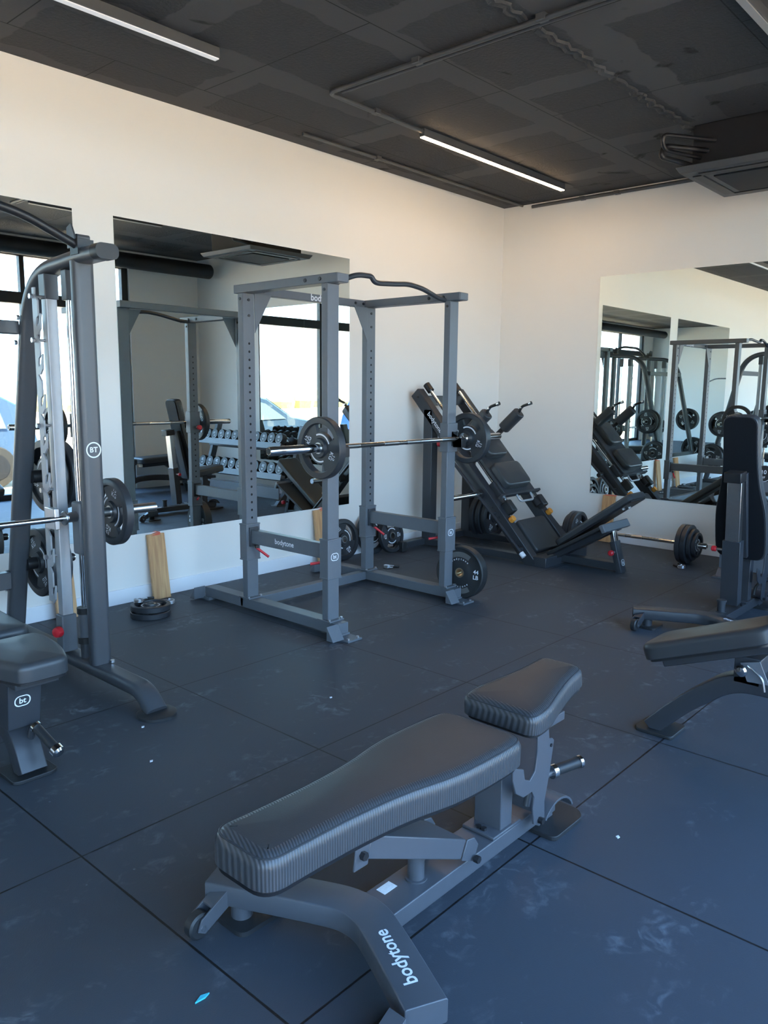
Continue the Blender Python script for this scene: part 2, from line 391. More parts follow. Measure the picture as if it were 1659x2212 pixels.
# ---------------------------------------------------------------- camera
W_, H_ = 1659, 2212
cam_d = bpy.data.cameras.new('camera'); cam = bpy.data.objects.new('camera', cam_d); col.objects.link(cam); scn.camera = cam
yaw, pitch, roll, fpx = .7312399, -.1553709, .00950438, 1701.143
fw = V((math.cos(pitch)*math.cos(yaw), math.cos(pitch)*math.sin(yaw), math.sin(pitch)))
rt = V((math.sin(yaw), -math.cos(yaw), 0)); up = rt.cross(fw)
R_ = rt*math.cos(roll)+up*math.sin(roll); U_ = -rt*math.sin(roll)+up*math.cos(roll)
CAM = V((-7.10154, -4.75397, 1.45))
cam.matrix_world = Matrix(((R_.x, U_.x, -fw.x, CAM.x), (R_.y, U_.y, -fw.y, CAM.y), (R_.z, U_.z, -fw.z, CAM.z), (0, 0, 0, 1)))
cam_d.sensor_fit = 'VERTICAL'; cam_d.sensor_height = 36.; cam_d.lens = fpx/H_*36.; cam_d.clip_start = .05; cam_d.clip_end = 500

# ---------------------------------------------------------------- room shell
HC, XE, YB = 3.284, -16.2, -5.39
struct('floor', MB().box((XE-.2, YB-.25, -.2), (.2, .2, 0)), M['floor'])
struct('ceiling', MB().box((XE-.2, YB-.6, HC), (.2, .2, HC+.3)), M['ceiling'])
struct('wall_left', MB().box((XE-.2, 0, 0), (.2, .2, HC)), M['wall'])
struct('wall_right', MB().box((0, YB-.25, 0), (.2, 0, HC)), M['wall'])
struct('wall_end', MB().box((XE-.2, YB-.25, 0), (XE, 0, HC)), M['wall'])
wx1, wx0, wz1 = -1.12, -15.62, 3.12
struct('wall_window_side', MB().box((wx1, YB-.25, 0), (0, YB, HC)).box((XE, YB-.25, 0), (wx0, YB, HC)).box((wx0, YB-.25, wz1), (wx1, YB, HC)), M['wall'])
struct('baseboard_left', MB().box((XE, -.012, 0), (-.012, 0, .1)), M['base'], .002)
struct('baseboard_right', MB().box((-.012, YB, 0), (0, 0, .1)), M['base'], .002)
# window wall
win = bpy.data.objects.new('window_1', None); col.objects.link(win); win.location = ((wx0+wx1)/2, YB-.08, 0); win['kind'] = 'structure'
WORLD['window_1'] = Matrix.Translation(win.location)
fr = MB().box((wx0, YB-.12, 0), (wx1, YB-.04, .07)).box((wx0, YB-.12, wz1-.08), (wx1, YB-.04, wz1)).box((wx0, YB-.12, 0), (wx0+.09, YB-.04, wz1)).box((wx1-.09, YB-.12, 0), (wx1, YB-.04, wz1))
fr.build('window_frame', M['winframe'], win, .004)
MB().box((wx0, YB-.13, 2.46), (wx1, YB-.03, 2.60)).build('transom', M['winframe'], win, .004)
for k in range(1, 10):
    x = wx1-1.45*k
    MB().box((x-.03, YB-.12, .07), (x+.03, YB-.04, wz1-.08)).build('mullion', M['winframe'], win, .004)
for k in range(10):
    a = wx1-1.45*(k+1)+.03; b_ = wx1-1.45*k-.03
    MB().box((a, YB-.085, .07), (b_, YB-.079, 2.46)).build('pane', M['glass'], win)
    MB().box((a, YB-.085, 2.60), (b_, YB-.079, wz1-.08)).build('pane', M['glass'], win)

# outside
struct('ground_outside', MB().box((-70, -90, -.35), (60, YB-.25, -.16)), M['concrete'])
b = MB()
for i in range(160):
    x = -60+i*.72; r = random.uniform(.5, 1.3); y = -46+random.uniform(-3, 3)
    b.lathe([(0, r*1.3), (r*.6, r*1.05), (r, r*.5), (r*.9, 0), (0, 0)], (x, y, -.16), (0, 0, 1), seg=7)
tag(b.build('shrubbery', M['leaf']), 'distant yellow green scrub beyond the parking lot', 'shrubs', kind='stuff')

def car(x, y, paint, label, s=1.):
    t = thing('parked_car', label, 'car', (x, y, -.16), (0, 0, PI))        # bonnet towards -x
    prof = [(-1.95, .28), (-1.98, .62), (-1.90, .88), (-1.72, 1.28), (-1.40, 1.46), (-.2, 1.50), (.35, 1.38), (.95, 1.00), (1.65, .88), (1.98, .66), (2.0, .30)]
    b = MB()
    vs = []
    for sgn in (-1, 1):
        for (px, pz) in prof: vs.append(V((px, sgn*(.86-(.14*max(0, pz-.9)/.6)), pz)))
    n = len(prof); fs = [tuple(range(n)), tuple(reversed(range(n, 2*n)))] + [(i, (i+1) % n, n+(i+1) % n, n+i) for i in range(n)]
    b.add(vs, fs); b.build('body', paint, t, .03, local=True)
    for sgn in (-1, 1):
        b = MB(); pts = [(-1.45, .93), (-1.35, 1.34), (-.25, 1.40), (.28, 1.28), (.78, .96)]
        b.add([V((px, sgn*(.868-(.14*max(0, pz-.9)/.6)), pz)) for px, pz in pts], [tuple(range(5))]); b.build('side_window', M['carglass'], t, local=True, smooth=False)
    b = MB().add([V((.40, -.68, 1.385)), V((.40, .68, 1.385)), V((.96, .78, 1.02)), V((.96, -.78, 1.02))], [(0, 1, 2, 3)]); b.build('windscreen', M['carglass'], t, local=True, smooth=False)
    for px in (-1.25, 1.30):
        for sgn in (-1, 1):
            w = MB().lathe([(.0, .1), (.2, .1), (.31, .09), (.33, .05), (.33, -.07), (0, -.07)], (px, sgn*.80, .33), (0, sgn, 0), seg=28).build('wheel', M['tyre'], t, local=True)
            MB().lathe([(0, .112), (.2, .105)], (px, sgn*.80, .33), (0, sgn, 0), seg=20).build('hub_cap', M['black'], w, local=True)
    return t
car(-3.25, -8.9, M['carblue'], 'slate blue hatchback parked outside the window, seen only in the mirrors')
car(-9.7, -9.3, M['carpale'], 'bright blue car parked farther along outside the window')

# ---------------------------------------------------------------- ceiling fittings
def led(x0, x1, y, on, label):
    t = thing('linear_ceiling_light', label, 'light', ((x0+x1)/2, y, HC), group='linear ceiling lights')
    MB().box((x0, y-.022, HC-.055), (x1, y+.022, HC)).build('housing', M['acgrey'], t, .003)
    MB().box((x0+.004, y-.018, HC-.061), (x1-.004, y+.018, HC-.0545)).build('diffuser', {1: M['stripon'], 0: M['stripfaint'], 2: M['stripdead']}[int(on)], t)
led(-2.50, -.50, -.955, True, 'lit warm white linear ceiling light near the corner')
led(-6.30, -4.26, -.945, False, 'pale linear ceiling light at the top left of the photo')
led(-3.40, -1.9, -3.33, 2, 'unlit linear ceiling light cut by the top right edge')
led(-10.2, -8.2, -.95, False, 'pale linear ceiling light far along the mirror wall')
led(-8.6, -6.6, -3.9, False, 'pale linear ceiling light above the window side')
def conduit(pts, r, label, clips=()):
    t = thing('ceiling_conduit', label, 'pipe', pts[0], group='ceiling conduits')
    MB().tube(bend(pts, .06), r, 10).build('pipe', M['acgrey'], t)
    for c in clips:
        MB().cbox(c, (.05, .05, .03)).build('clip', M['acgrey'], t)
conduit([(-3.452, -3.6, 3.262), (-3.452, -.98, 3.262), (-2.50, -.955, 3.262)], .014, 'dark conduit crossing the ceiling towards the lit light', [(-3.452, -2.5, 3.268), (-3.452, -1.7, 3.268), (-3.0, -.968, 3.268)])
conduit([(-3.40, -3.6, 3.264), (-3.40, -1.05, 3.264)], .009, 'thin second conduit beside the dark ceiling conduit')
conduit([(-3.0, -.25, 3.268), (-.05, -.25, 3.268)], .012, 'thin dark conduit along the ceiling above the mirror wall', [(-2.2, -.25, 3.27)])
conduit([(-.03, -.35, 3.25), (-.03, -2.1, 3.25)], .016, 'dark conduit in the ceiling corner above the right mirror', [(-.03, -.9, 3.25), (-.03, -1.25, 3.25)])
# rough plaster seam along the ceiling
b = MB(); pts = []
for i in range(90):
    x = -4.6+i*.038; pts.append((x, -2.40+.012*math.sin(i*1.7)+random.uniform(-.008, .008), HC-.004))
b.sweep(pts, [(-.028, .004), (-.02, -.008), (0, -.002), (.018, -.009), (.03, .004)], (0, 1, 0)); struct('trim_1', b, M['ceiling'])

# cassette air conditioner
ac = thing('ceiling_air_conditioner', 'black ceiling cassette air conditioner at the upper right', 'air conditioner', (-.95, -2.8, HC))
MB().box((-1.32, -3.20, 3.0), (-.60, -2.44, HC)).build('boxed_duct', M['black'], ac, .006)
x0, x1, y0, y1 = -1.42, -.48, -3.30, -2.36
p = MB(); p.add([V(q) for q in ((x0, y0, 3.0), (x1, y0, 3.0), (x1, y1, 3.0), (x0, y1, 3.0), (x0+.03, y0+.03, 2.955), (x1-.03, y0+.03, 2.955), (x1-.03, y1-.03, 2.955), (x0+.03, y1-.03, 2.955))],
    [(0, 1, 2, 3), (4, 5, 6, 7), (0, 1, 5, 4), (1, 2, 6, 5), (2, 3, 7, 6), (3, 0, 4, 7)]); p.build('panel', M['acgrey'], ac, .008)
g = MB().box((x0+.2, y0+.2, 2.945), (x1-.2, y1-.2, 2.958)).build('intake_grille', M['black'], ac, .01)
for a0, a1, c0, c1 in ((x0+.14, x1-.14, y0+.075, y0+.15), (x0+.14, x1-.14, y1-.15, y1-.075), (x0+.075, x0+.15, y0+.14, y1-.14), (x1-.15, x1-.075, y0+.14, y1-.14)):
    MB().box((a0, c0, 2.948), (a1, c1, 2.9575)).build('louvre', M['plastic'], ac, .006)
MB().tube(bend([(-1.30, -2.55, 3.10), (-1.62, -2.36, 3.10), (-1.66, -2.36, 3.02), (-1.30, -2.44, 3.02)], .06), .018).tube(bend([(-1.30, -2.60, 3.16), (-1.70, -2.38, 3.15), (-1.66, -2.38, 3.06), (-1.3, -2.5, 3.06)], .06), .014).build('refrigerant_pipe', M['plastic'], ac)
# round duct along the window
b = MB().lathe([(0, 0), (.085, 0), (.098, .015), (.1, .04), (.1, 15.7), (.085, 15.74), (0, 15.74)], (-.12, -4.90, 3.07), (-1, 0, 0), seg=36)
b = b.build('air_duct', M['black']); tag(b, 'long black round air duct under the ceiling by the windows', 'duct')

# ---------------------------------------------------------------- mirrors
def mirror(axis, a0, a1, z0, z1, label):
    b = MB()
    if axis == 'x': b.box((a0, -.006, z0), (a1, -.0015, z1))
    else: b.box((-.006, a0, z0), (-.0015, a1, z1))
    return tag(b.build('wall_mirror', M['mirror'], None, smooth=False), label, 'mirror', 'frameless wall mirrors')
mirror('x', -4.393, -2.266, .459, 2.510, 'large frameless mirror on the wall behind the power rack')
mirror('x', -6.85, -4.824*.9667, .459, 2.510, 'frameless mirror behind the smith machine, at the left edge')
mirror('y', -3.0495, -1.113, .455, 2.516, 'frameless mirror on the right wall, panel nearer the corner')
mirror('y', -3.98, -3.0515, .455, 2.516, 'frameless mirror on the right wall, panel nearer the dumbbell rack')

# planks that prop the mirrors
def plank(cx, axis, label, w=.13, h=.452):
    ang = math.atan2(.062, h)
    if axis == 'x': t = thing('wooden_plank', label, 'plank', (cx, -.076, 0), (-ang, 0, random.uniform(-.03, .03)), 'planks under the mirrors')
    else: t = thing('wooden_plank', label, 'plank', (-.076, cx, 0), (-ang, 0, -PI/2), 'planks under the mirrors')
    MB().box((-w/2, -.022, .002), (w/2, 0, h)).build('board', M['wood'], t, .003, local=True); return t
plank(-4.187, 'x', 'wooden plank leaning under the mirror between smith machine and rack')
plank(-4.865, 'x', 'wooden plank leaning on the wall behind the smith machine')
plank(-2.64, 'x', 'wooden plank leaning under the mirror behind the power rack')
plank(-1.335, 'y', 'wooden plank leaning under the right wall mirror')
def wedge(c, ax, label):
    b = MB()
    if ax == 'x': b.prism([(-.05, 0), (.02, 0), (.02, .02)], Matrix.Translation((c, -.004, .440)) @ Matrix.Rotation(PI/2, 4, 'X'), .034)
    else: b.box((-.036, c-.06, .443), (-.004, c+.05, .453))
    tag(b.build('plastic_wedge', M['redplastic']), label, 'wedge', 'red wedges under the mirrors')
wedge(-4.175, 'x', 'red plastic wedge on the plank left of the rack')
wedge(-2.60, 'x', 'red plastic wedge on the plank behind the rack')
wedge(-1.335, 'y', 'red plastic wedge on the plank at the right wall')

# ---------------------------------------------------------------- weight plates
def grip_plate(D, th, word, name='weight_plate'):
    R = D/2; t = thing(name, 'x', 'weight plate')
    seg = 72; h = th/2; web = h*.45; hr = .0255
    rings = [(hr, h), (.30*R, h), (.33*R, web), (.50*R, web), (.52*R, web), (.77*R, web), (.80*R, h), (.965*R, h), (R, h*.80)]
    b = MB(); nr = len(rings)
    idx = lambda i, j, sgn: ((j % seg)*nr+i)*2+(0 if sgn > 0 else 1)
    vs = []
    for j in range(seg):
        a = 2*PI*j/seg
        for r, hh in rings: vs += [V((r*math.cos(a), r*math.sin(a), hh)), V((r*math.cos(a), r*math.sin(a), -hh))]
    def open_(i, j):
        a = (360*(j+.5)/seg) % 360
        return i == 4 and (abs(a-90) < 40 or abs(a-270) < 40)
    fs = []
    for j in range(seg):
        for i in range(nr-1):
            if open_(i, j):
                fs.append((idx(i, j, 1), idx(i, j+1, 1), idx(i, j+1, -1), idx(i, j, -1))); fs.append((idx(i+1, j, 1), idx(i+1, j, -1), idx(i+1, j+1, -1), idx(i+1, j+1, 1)))
                if not open_(i, (j+1) % seg): fs.append((idx(i, j+1, 1), idx(i+1, j+1, 1), idx(i+1, j+1, -1), idx(i, j+1, -1)))
                if not open_(i, (j-1) % seg): fs.append((idx(i, j, 1), idx(i, j, -1), idx(i+1, j, -1), idx(i+1, j, 1)))
                continue
            fs.append((idx(i, j, 1), idx(i+1, j, 1), idx(i+1, j+1, 1), idx(i, j+1, 1))); fs.append((idx(i, j, -1), idx(i, j+1, -1), idx(i+1, j+1, -1), idx(i+1, j, -1)))
        fs.append((idx(nr-1, j, 1), idx(nr-1, j, -1), idx(nr-1, j+1, -1), idx(nr-1, j+1, 1)))
        fs.append((idx(0, j, 1), idx(0, j+1, 1), idx(0, j+1, -1), idx(0, j, -1)))
    b.add(vs, fs); b.build('disc', M['urethane'], t, local=True)
    MB().lathe([(hr-.0005, -h-.001), (hr+.006, -h-.001), (hr+.006, h+.001), (hr-.0005, h+.001), (hr-.0005, -h-.001)], (0, 0, 0), (0, 0, 1), 32).build('hub_insert', M['steel'], t, local=True)
    b = MB()
    for sgn in (1, -1):
        base = Matrix.Identity(4) if sgn > 0 else Matrix.Rotation(PI, 4, 'X')
        z = Matrix.Translation((0, 0, h+.0008)); zw = Matrix.Translation((0, 0, web+.0008))
        for a in (0, PI):
            m = base @ Matrix.Rotation(a-PI/2, 4, 'Z') @ zw @ Matrix.Translation((0, .63*R, 0))
            l1, l2 = word
            b.text(l1, m @ Matrix.Translation((0, .085*R, 0)), .20*R); b.text(l2, m @ Matrix.Translation((0, -.085*R, 0)), .20*R)
        for a in (90, 270): b.ring(base @ zw, .415*R, .465*R, math.radians(a-46), math.radians(a+46), 18)
    b.build('lettering', M['white'], t, local=True, smooth=False)
    return t
PROTO = {}
def put_plate(D, th, word, loc, rot, label, group):
    k = (D, th, word)
    if k not in PROTO: PROTO[k] = o = grip_plate(D, th, word)
    else: o = copy_tree(PROTO[k])
    o.location = loc; o.rotation_mode = 'QUATERNION'
    o.rotation_quaternion = rot; o['label'] = label; o['group'] = group; return o
def face(d, spin=0.):
    """quaternion turning local +z to d and spinning about it (0: local y up)"""
    z = V(d).normalized(); upv = V((0, 0, 1)) if abs(z.z) < .95 else V((0, 1, 0))
    x = upv.cross(z).normalized(); y = z.cross(x)
    m = Matrix(((x.x, y.x, z.x), (x.y, y.y, z.y), (x.z, y.z, z.z))) @ Matrix.Rotation(spin, 3, 'Z')
    return m.to_quaternion()

def barbell(name, label, c, d, half, r_sleeve_in, group=None):
    """olympic bar centred at c along d; collars at +-r_sleeve_in"""
    t = thing(name, label, 'barbell', c); c = V(c); d = V(d).normalized()
    MB().cyl(c-d*r_sleeve_in, c+d*r_sleeve_in, .0142, seg=20).build('shaft', M['chrome'], t)
    for a, e in ((-.55, -.40), (-.18, -.04), (.04, .18), (.40, .55)): MB().cyl(c+d*a*r_sleeve_in/.655, c+d*e*r_sleeve_in/.655, .0148, seg=20).build('knurled_band', M['steel'], t)
    for s in (-1, 1):
        b = MB().lathe([(0, half), (.020, half), (.0245, half-.006), (.0245, r_sleeve_in+.03), (.037, r_sleeve_in+.03), (.037, r_sleeve_in), (.018, r_sleeve_in-.012), (0, r_sleeve_in-.012)], c, d*s, 28)
        q = b.build('sleeve', M['chrome'], t)
        MB().lathe([(0, half+.0012), (.015, half+.0012), (.016, half)], c, d*s, 20).build('end_cap', M['plastic'], q)
    return t
def clip(loc, rz, label):
    t = thing('spring_collar', label, 'collar', loc, (0, 0, rz), 'spring collars'); b = MB()
    pts = []
    for i in range(46):
        a = 2*PI*i/16; pts.append((.027*math.cos(a), .027*math.sin(a), .004+.024*i/45))
    b.tube(pts, .0035, 8); b.tube([(.027, 0, .004), (.085, -.006, .006)], .0035, 8).tube([(.02, -.018, .027), (.075, -.04, .02)], .0035, 8)
    b.build('spring', M['zinc'], t, local=True)
    MB().cyl((.05, -.002, .005), (.10, -.008, .0065), .0075, seg=10).cyl((.05, -.03, .023), (.09, -.047, .018), .0075, seg=10).build('grip', M['rubber'], t, local=True)
    return t

# ================================================================ power rack
def Tm(x, y, z): return Matrix.Translation((x, y, z))
FRONT = lambda x, y, z: frame_m((x, y, z), (1, 0, 0), (0, 0, 1))       # text facing -y
LEFTF = lambda x, y, z: frame_m((x, y, z), (0, -1, 0), (0, 0, 1))      # text facing -x
TOPF = lambda x, y, z: frame_m((x, y, z), (1, 0, 0), (0, 1, 0))
XL, XR, YF, YBk = -3.936, -2.818, -1.495, -.745
rack = thing('power_rack', 'grey steel power rack cage with a barbell racked across its front', 'power rack', ((XL+XR)/2, (YF+YBk)/2, 0))
fm = M['frame']
for x in (XL, XR):
    MB().box((x-.045, -1.60, .022), (x+.045, -.30, .088)).build('base_rail', fm, rack, .004)
    for y, s in ((-1.60, -1), (-.30, 1)):
        fb = MB().box((x-.058, min(y, y+s*.10)-.0, 0), (x+.058, max(y, y+s*.10), .012)).box((x-.058, min(y-s*.06, y), 0), (x+.058, max(y-s*.06, y), .022))
        m = frame_m((x-.045, y, 0), (0, s, 0), (0, 0, 1)); fb.prism([(0, .012), (.055, .012), (0, .095)], m, .09*(1 if s < 0 else -1))
        f = fb.build('foot', fm, rack, .002)
        bolts([(x+.04, y+s*.08, .012), (x-.04, y+s*.08, .012)], (0, 0, 1)).build('bolt', M['zinc'], f)
    for y in (YF, YBk):
        p = MB().box((x-.045, y-.025, .088), (x+.045, y+.025, 2.025)).build('post', fm, rack, .004)
        MB().box((x-.058, y-.055, .088), (x+.058, y+.055, .097)).build('post_flange', fm, p, .002)
        bolts([(x+s1*.05, y-.04, .097) for s1 in (-1, 1)], (0, 0, 1)).build('bolt', M['zinc'], p)
        q = MB(); f = y-.0255 if y == YBk else y+.0255; dy = -1 if y == YBk else 1
        for k in range(23): q.cyl((x, f, .62+k*.05), (x, f+dy*.0006, .62+k*.05), .0078, seg=12)
        q.build('adjustment_holes', M['hole'], p)
        bolts([(x, y-.025, z) for z in (1.985, 1.89)] if y == YBk else [], (0, -1, 0), .009, .006, bolts([(x-.045, y, 1.99)], (-1, 0, 0), .009, .006)).build('bolt', M['plastic'], p)
        sl = MB().box((x-.055, y-.035, .345), (x+.055, y+.035, .58)).build('safety_sleeve', fm, rack, .003)
        for z in (.343, .572): MB().box((x-.057, y-.037, z), (x+.057, y+.037, z+.010)).build('sleeve_lip', fm, sl, .002)
        if y == YF:
            lg = MB(); oval_logo(FRONT(x, y-.0362, .475), .062, .046, lg); lg.build('logo', M['white'], sl, smooth=False)
    # safety arm, top beam
    sa = MB().box((x-.024, YF+.035, .455), (x+.024, YBk-.035, .545)).build('safety_beam', fm, rack, .004)
    if x == XL: MB().text('bodytone', LEFTF(x-.0248, -1.11, .5), .046).build('lettering', M['white'], sa, smooth=False)
    for y, s in ((YF+.035, 1), (YBk-.035, -1)):
        MB().box((x-.036, min(y, y+s*.012), .435), (x+.036, max(y, y+s*.012), .56)).build('beam_bracket', M['frame_dark'], sa, .002)
        h = MB(); yy = y+s*.03; h.cyl((x+.002, yy, .425), (x+.002, yy, .445), .013, seg=12); h.build('lever_pivot', M['plastic'], sa)
        a = V((x, yy, .428)); e = V((x+(.06 if s < 0 else -.055), yy+s*.05, .365 if s < 0 else .418))
        MB().tube([a, a*.55+e*.45, e], .0085, 10).build('release_lever', M['red'], sa)
    tb = MB().box((x-.045, -1.592, 2.025), (x+.045, -.680, 2.075)).build('top_beam', fm, rack, .004)
    MB().box((x-.043, -1.598, 2.027), (x+.043, -1.590, 2.073)).build('end_cap', fm, tb, .003)
    bolts([(x-.045, -1.46, 2.05), (x-.045, -1.34, 2.05)], (-1, 0, 0), .011, .007).build('bolt', M['plastic'], tb)
    # gusset at the back
    sx = 1 if x == XL else -1
    m = frame_m((x+sx*.045, YBk-.024, 2.025), (sx, 0, 0), (0, 0, -1))
    g = MB().prism([(0, 0), (.135, 0), (.055, .14), (0, .24)], m, .006 if sx < 0 else -.006); g.build('gusset', fm, rack, .001)
    # hook carriage
    hs = MB().box((x-.054, YF-.034, 1.03), (x+.054, YF+.034, 1.225)).build('hook_sleeve', fm, rack, .003)
    hk = MB().prism([(0, .09), (-.012, .09), (-.012, -.012), (-.085, -.012), (-.085, .045), (-.073, .055), (-.066, .02), (0, .0)], frame_m((x-.012, YF-.034, 1.075), (0, 1, 0), (0, 0, 1)), .05)
    hk.build('bar_hook', M['plastic'], hs, .003)
    k = MB().cyl((x+.012, YF+.034, 1.08), (x+.012, YF+.07, 1.08), .008).build('pin', M['zinc'], hs)
    MB().lathe([(0, 0), (.016, 0), (.022, .006), (.022, .03), (.016, .036), (0, .036)], (x+.012, YF+.064, 1.08), (0, 1, 0), 20).build('pull_knob', M['red'], k)
MB().box((XL-.045, -.72, .025), (XL+.045, -.69, .085)).box((XL+.045, -.775, .022), (XR-.045, -.715, .085)).build('rear_crossmember', fm, rack, .004)
cb = MB().box((XL+.045, -.745, 2.025), (XR-.045, -.695, 2.075)).build('top_crossbeam', fm, rack, .004)
MB().text('bodytone', FRONT(-3.27, -.7458, 2.05), .062).build('lettering', M['white'], cb, smooth=False)
bolts([(XL+.14, -.745, 2.05), (XR-.14, -.745, 2.05), (XR-.06, -.745, 2.05)], (0, -1, 0), .010, .006).build('bolt', M['plastic'], cb)
pu = [(-3.891, -1.5, 2.035), (-3.83, -1.5, 2.062), (-3.72, -1.5, 2.098), (-3.605, -1.5, 2.10), (-3.585, -1.505, 2.070), (-3.545, -1.505, 2.066), (-3.38, -1.5, 2.078), (-3.27, -1.5, 2.090), (-3.13, -1.5, 2.076), (-2.94, -1.48, 2.035), (-2.863, -1.47, 2.03)]
MB().tube(bend(pu, .05, 5), .0155, 16).build('pull_up_bar', M['frame_dark'], rack)

bar = barbell('olympic_barbell', 'chrome olympic barbell racked across the front of the power rack', (-3.40, -1.58, 1.122), (1, 0, 0), 1.065, .632)
QL = lambda s=0.: face((-1, 0, 0), s)
put_plate(.345, .050, ('15', 'KG'), (-4.088, -1.58, 1.122), QL(-.42), 'weight plate on the left end of the racked barbell', 'plates on the racked barbell')
put_plate(.345, .050, ('15', 'KG'), (-2.712, -1.58, 1.122), QL(-.35), 'weight plate on the right end of the racked barbell', 'plates on the racked barbell')

# plates leaning on the wall behind the rack
def lean(x, D, th, word, y, label, spin=0.):
    a = math.asin(min(1, abs(y)*.0+.13)); d = V((0, -math.cos(a), math.sin(a)))
    return put_plate(D, th, word, (x, y, D/2*math.cos(a)+th/2*math.sin(a)), face(d, spin), label, 'plates leaning on the mirror wall')
lean(-2.42, .35, .045, ('15', 'KG'), -.085, 'weight plate leaning on the wall, left of the rack post, seen between the posts', PI/2+.5)
lean(-2.05, .37, .050, ('20', 'KG'), -.085, 'weight plate on the wall half hidden by the plate with the red lever in front')
lean(-1.90, .30, .045, ('10', 'KG'), -.175, 'smaller weight plate propped in front of another at the foot of the wall', 0)

# bumper plate beside the right front post
bp = thing('bumper_plate', 'black 44 LB bumper plate standing against the right front post of the rack', 'weight plate', (-2.728, -1.565, .186))
d = V((-1, -.13, .03)).normalized(); q = face(d); bp.rotation_mode = 'QUATERNION'; bp.rotation_quaternion = q
WORLD[bp.name] = Matrix.Translation(bp.location) @ q.to_matrix().to_4x4()
R = .185
MB().lathe([(.0255, .030), (.085, .030), (.092, .027), (.165, .031), (.176, .036), (R, .030), (R, -.036), (.165, -.042), (.0255, -.042), (.0255, .030)], (0, 0, 0), (0, 0, 1), 64).build('disc', M['rubber'], bp, local=True)
MB().lathe([(.0245, -.043), (.034, -.043), (.034, .031), (.0245, .031), (.0245, -.043)], (0, 0, 0), (0, 0, 1), 32).build('hub_insert', M['brass'], bp, local=True)
b = MB(); z = Tm(0, 0, .0312)
def rect_arc(mb, r0, r1, a0, a1, zz):
    mb.ring(Tm(0, 0, zz), r0, r1, math.radians(a0), math.radians(a1), 22)
rb = MB(); rect_arc(rb, .112, .148, 55, 125, .0305); rect_arc(rb, .112, .148, 235, 305, .0305); rb.build('grip_recess', M['greyprint'], bp, local=True, smooth=False)
for word, a0, st in (('bodytone', 128, -1), ('bodytone', 232, 1)):
    for i, ch in enumerate(word):
        a = math.radians(a0+st*i*11); m = Matrix.Rotation(a-PI/2, 4, 'Z') @ Tm(0, .098, .0304)
        if st > 0: m = m @ Matrix.Rotation(PI, 4, 'Z')
        b.text(ch, m, .020)
for a in (0, PI):
    m = Matrix.Rotation(a, 4, 'Z') @ Tm(.128, 0, .0316) @ Matrix.Rotation(-.05, 4, 'Z')
    b.text('44', m @ Tm(0, .019, 0), .040); b.text('LB', m @ Tm(0, -.019, 0), .040)
b.build('lettering', M['white'], bp, local=True, smooth=False)

# flat stack beside the smith machine
qf = face((0, 0, 1), .6)
put_plate(.25, .036, ('5', 'KG'), (-4.462, -.385, .0185), qf, 'small weight plate lying flat on the floor under another plate', 'plates lying on the floor')
put_plate(.25, .036, ('5', 'KG'), (-4.452, -.372, .0560), face((.02, .0, 1), .9), 'small weight plate lying on top of another by the smith machine', 'plates lying on the floor')
clip((-4.50, -.31, .0765), .3, 'spring collar lying on top of the two floor plates')
clip((-4.22, -.235, 0), 2.6, 'spring collar on the floor below the wooden plank')
clip((-2.40, -.575, 0), -.5, 'spring collar on the floor inside the power rack')
clip((-.70, -2.33, 0), 1.1, 'spring collar on the floor in front of the floor barbell')

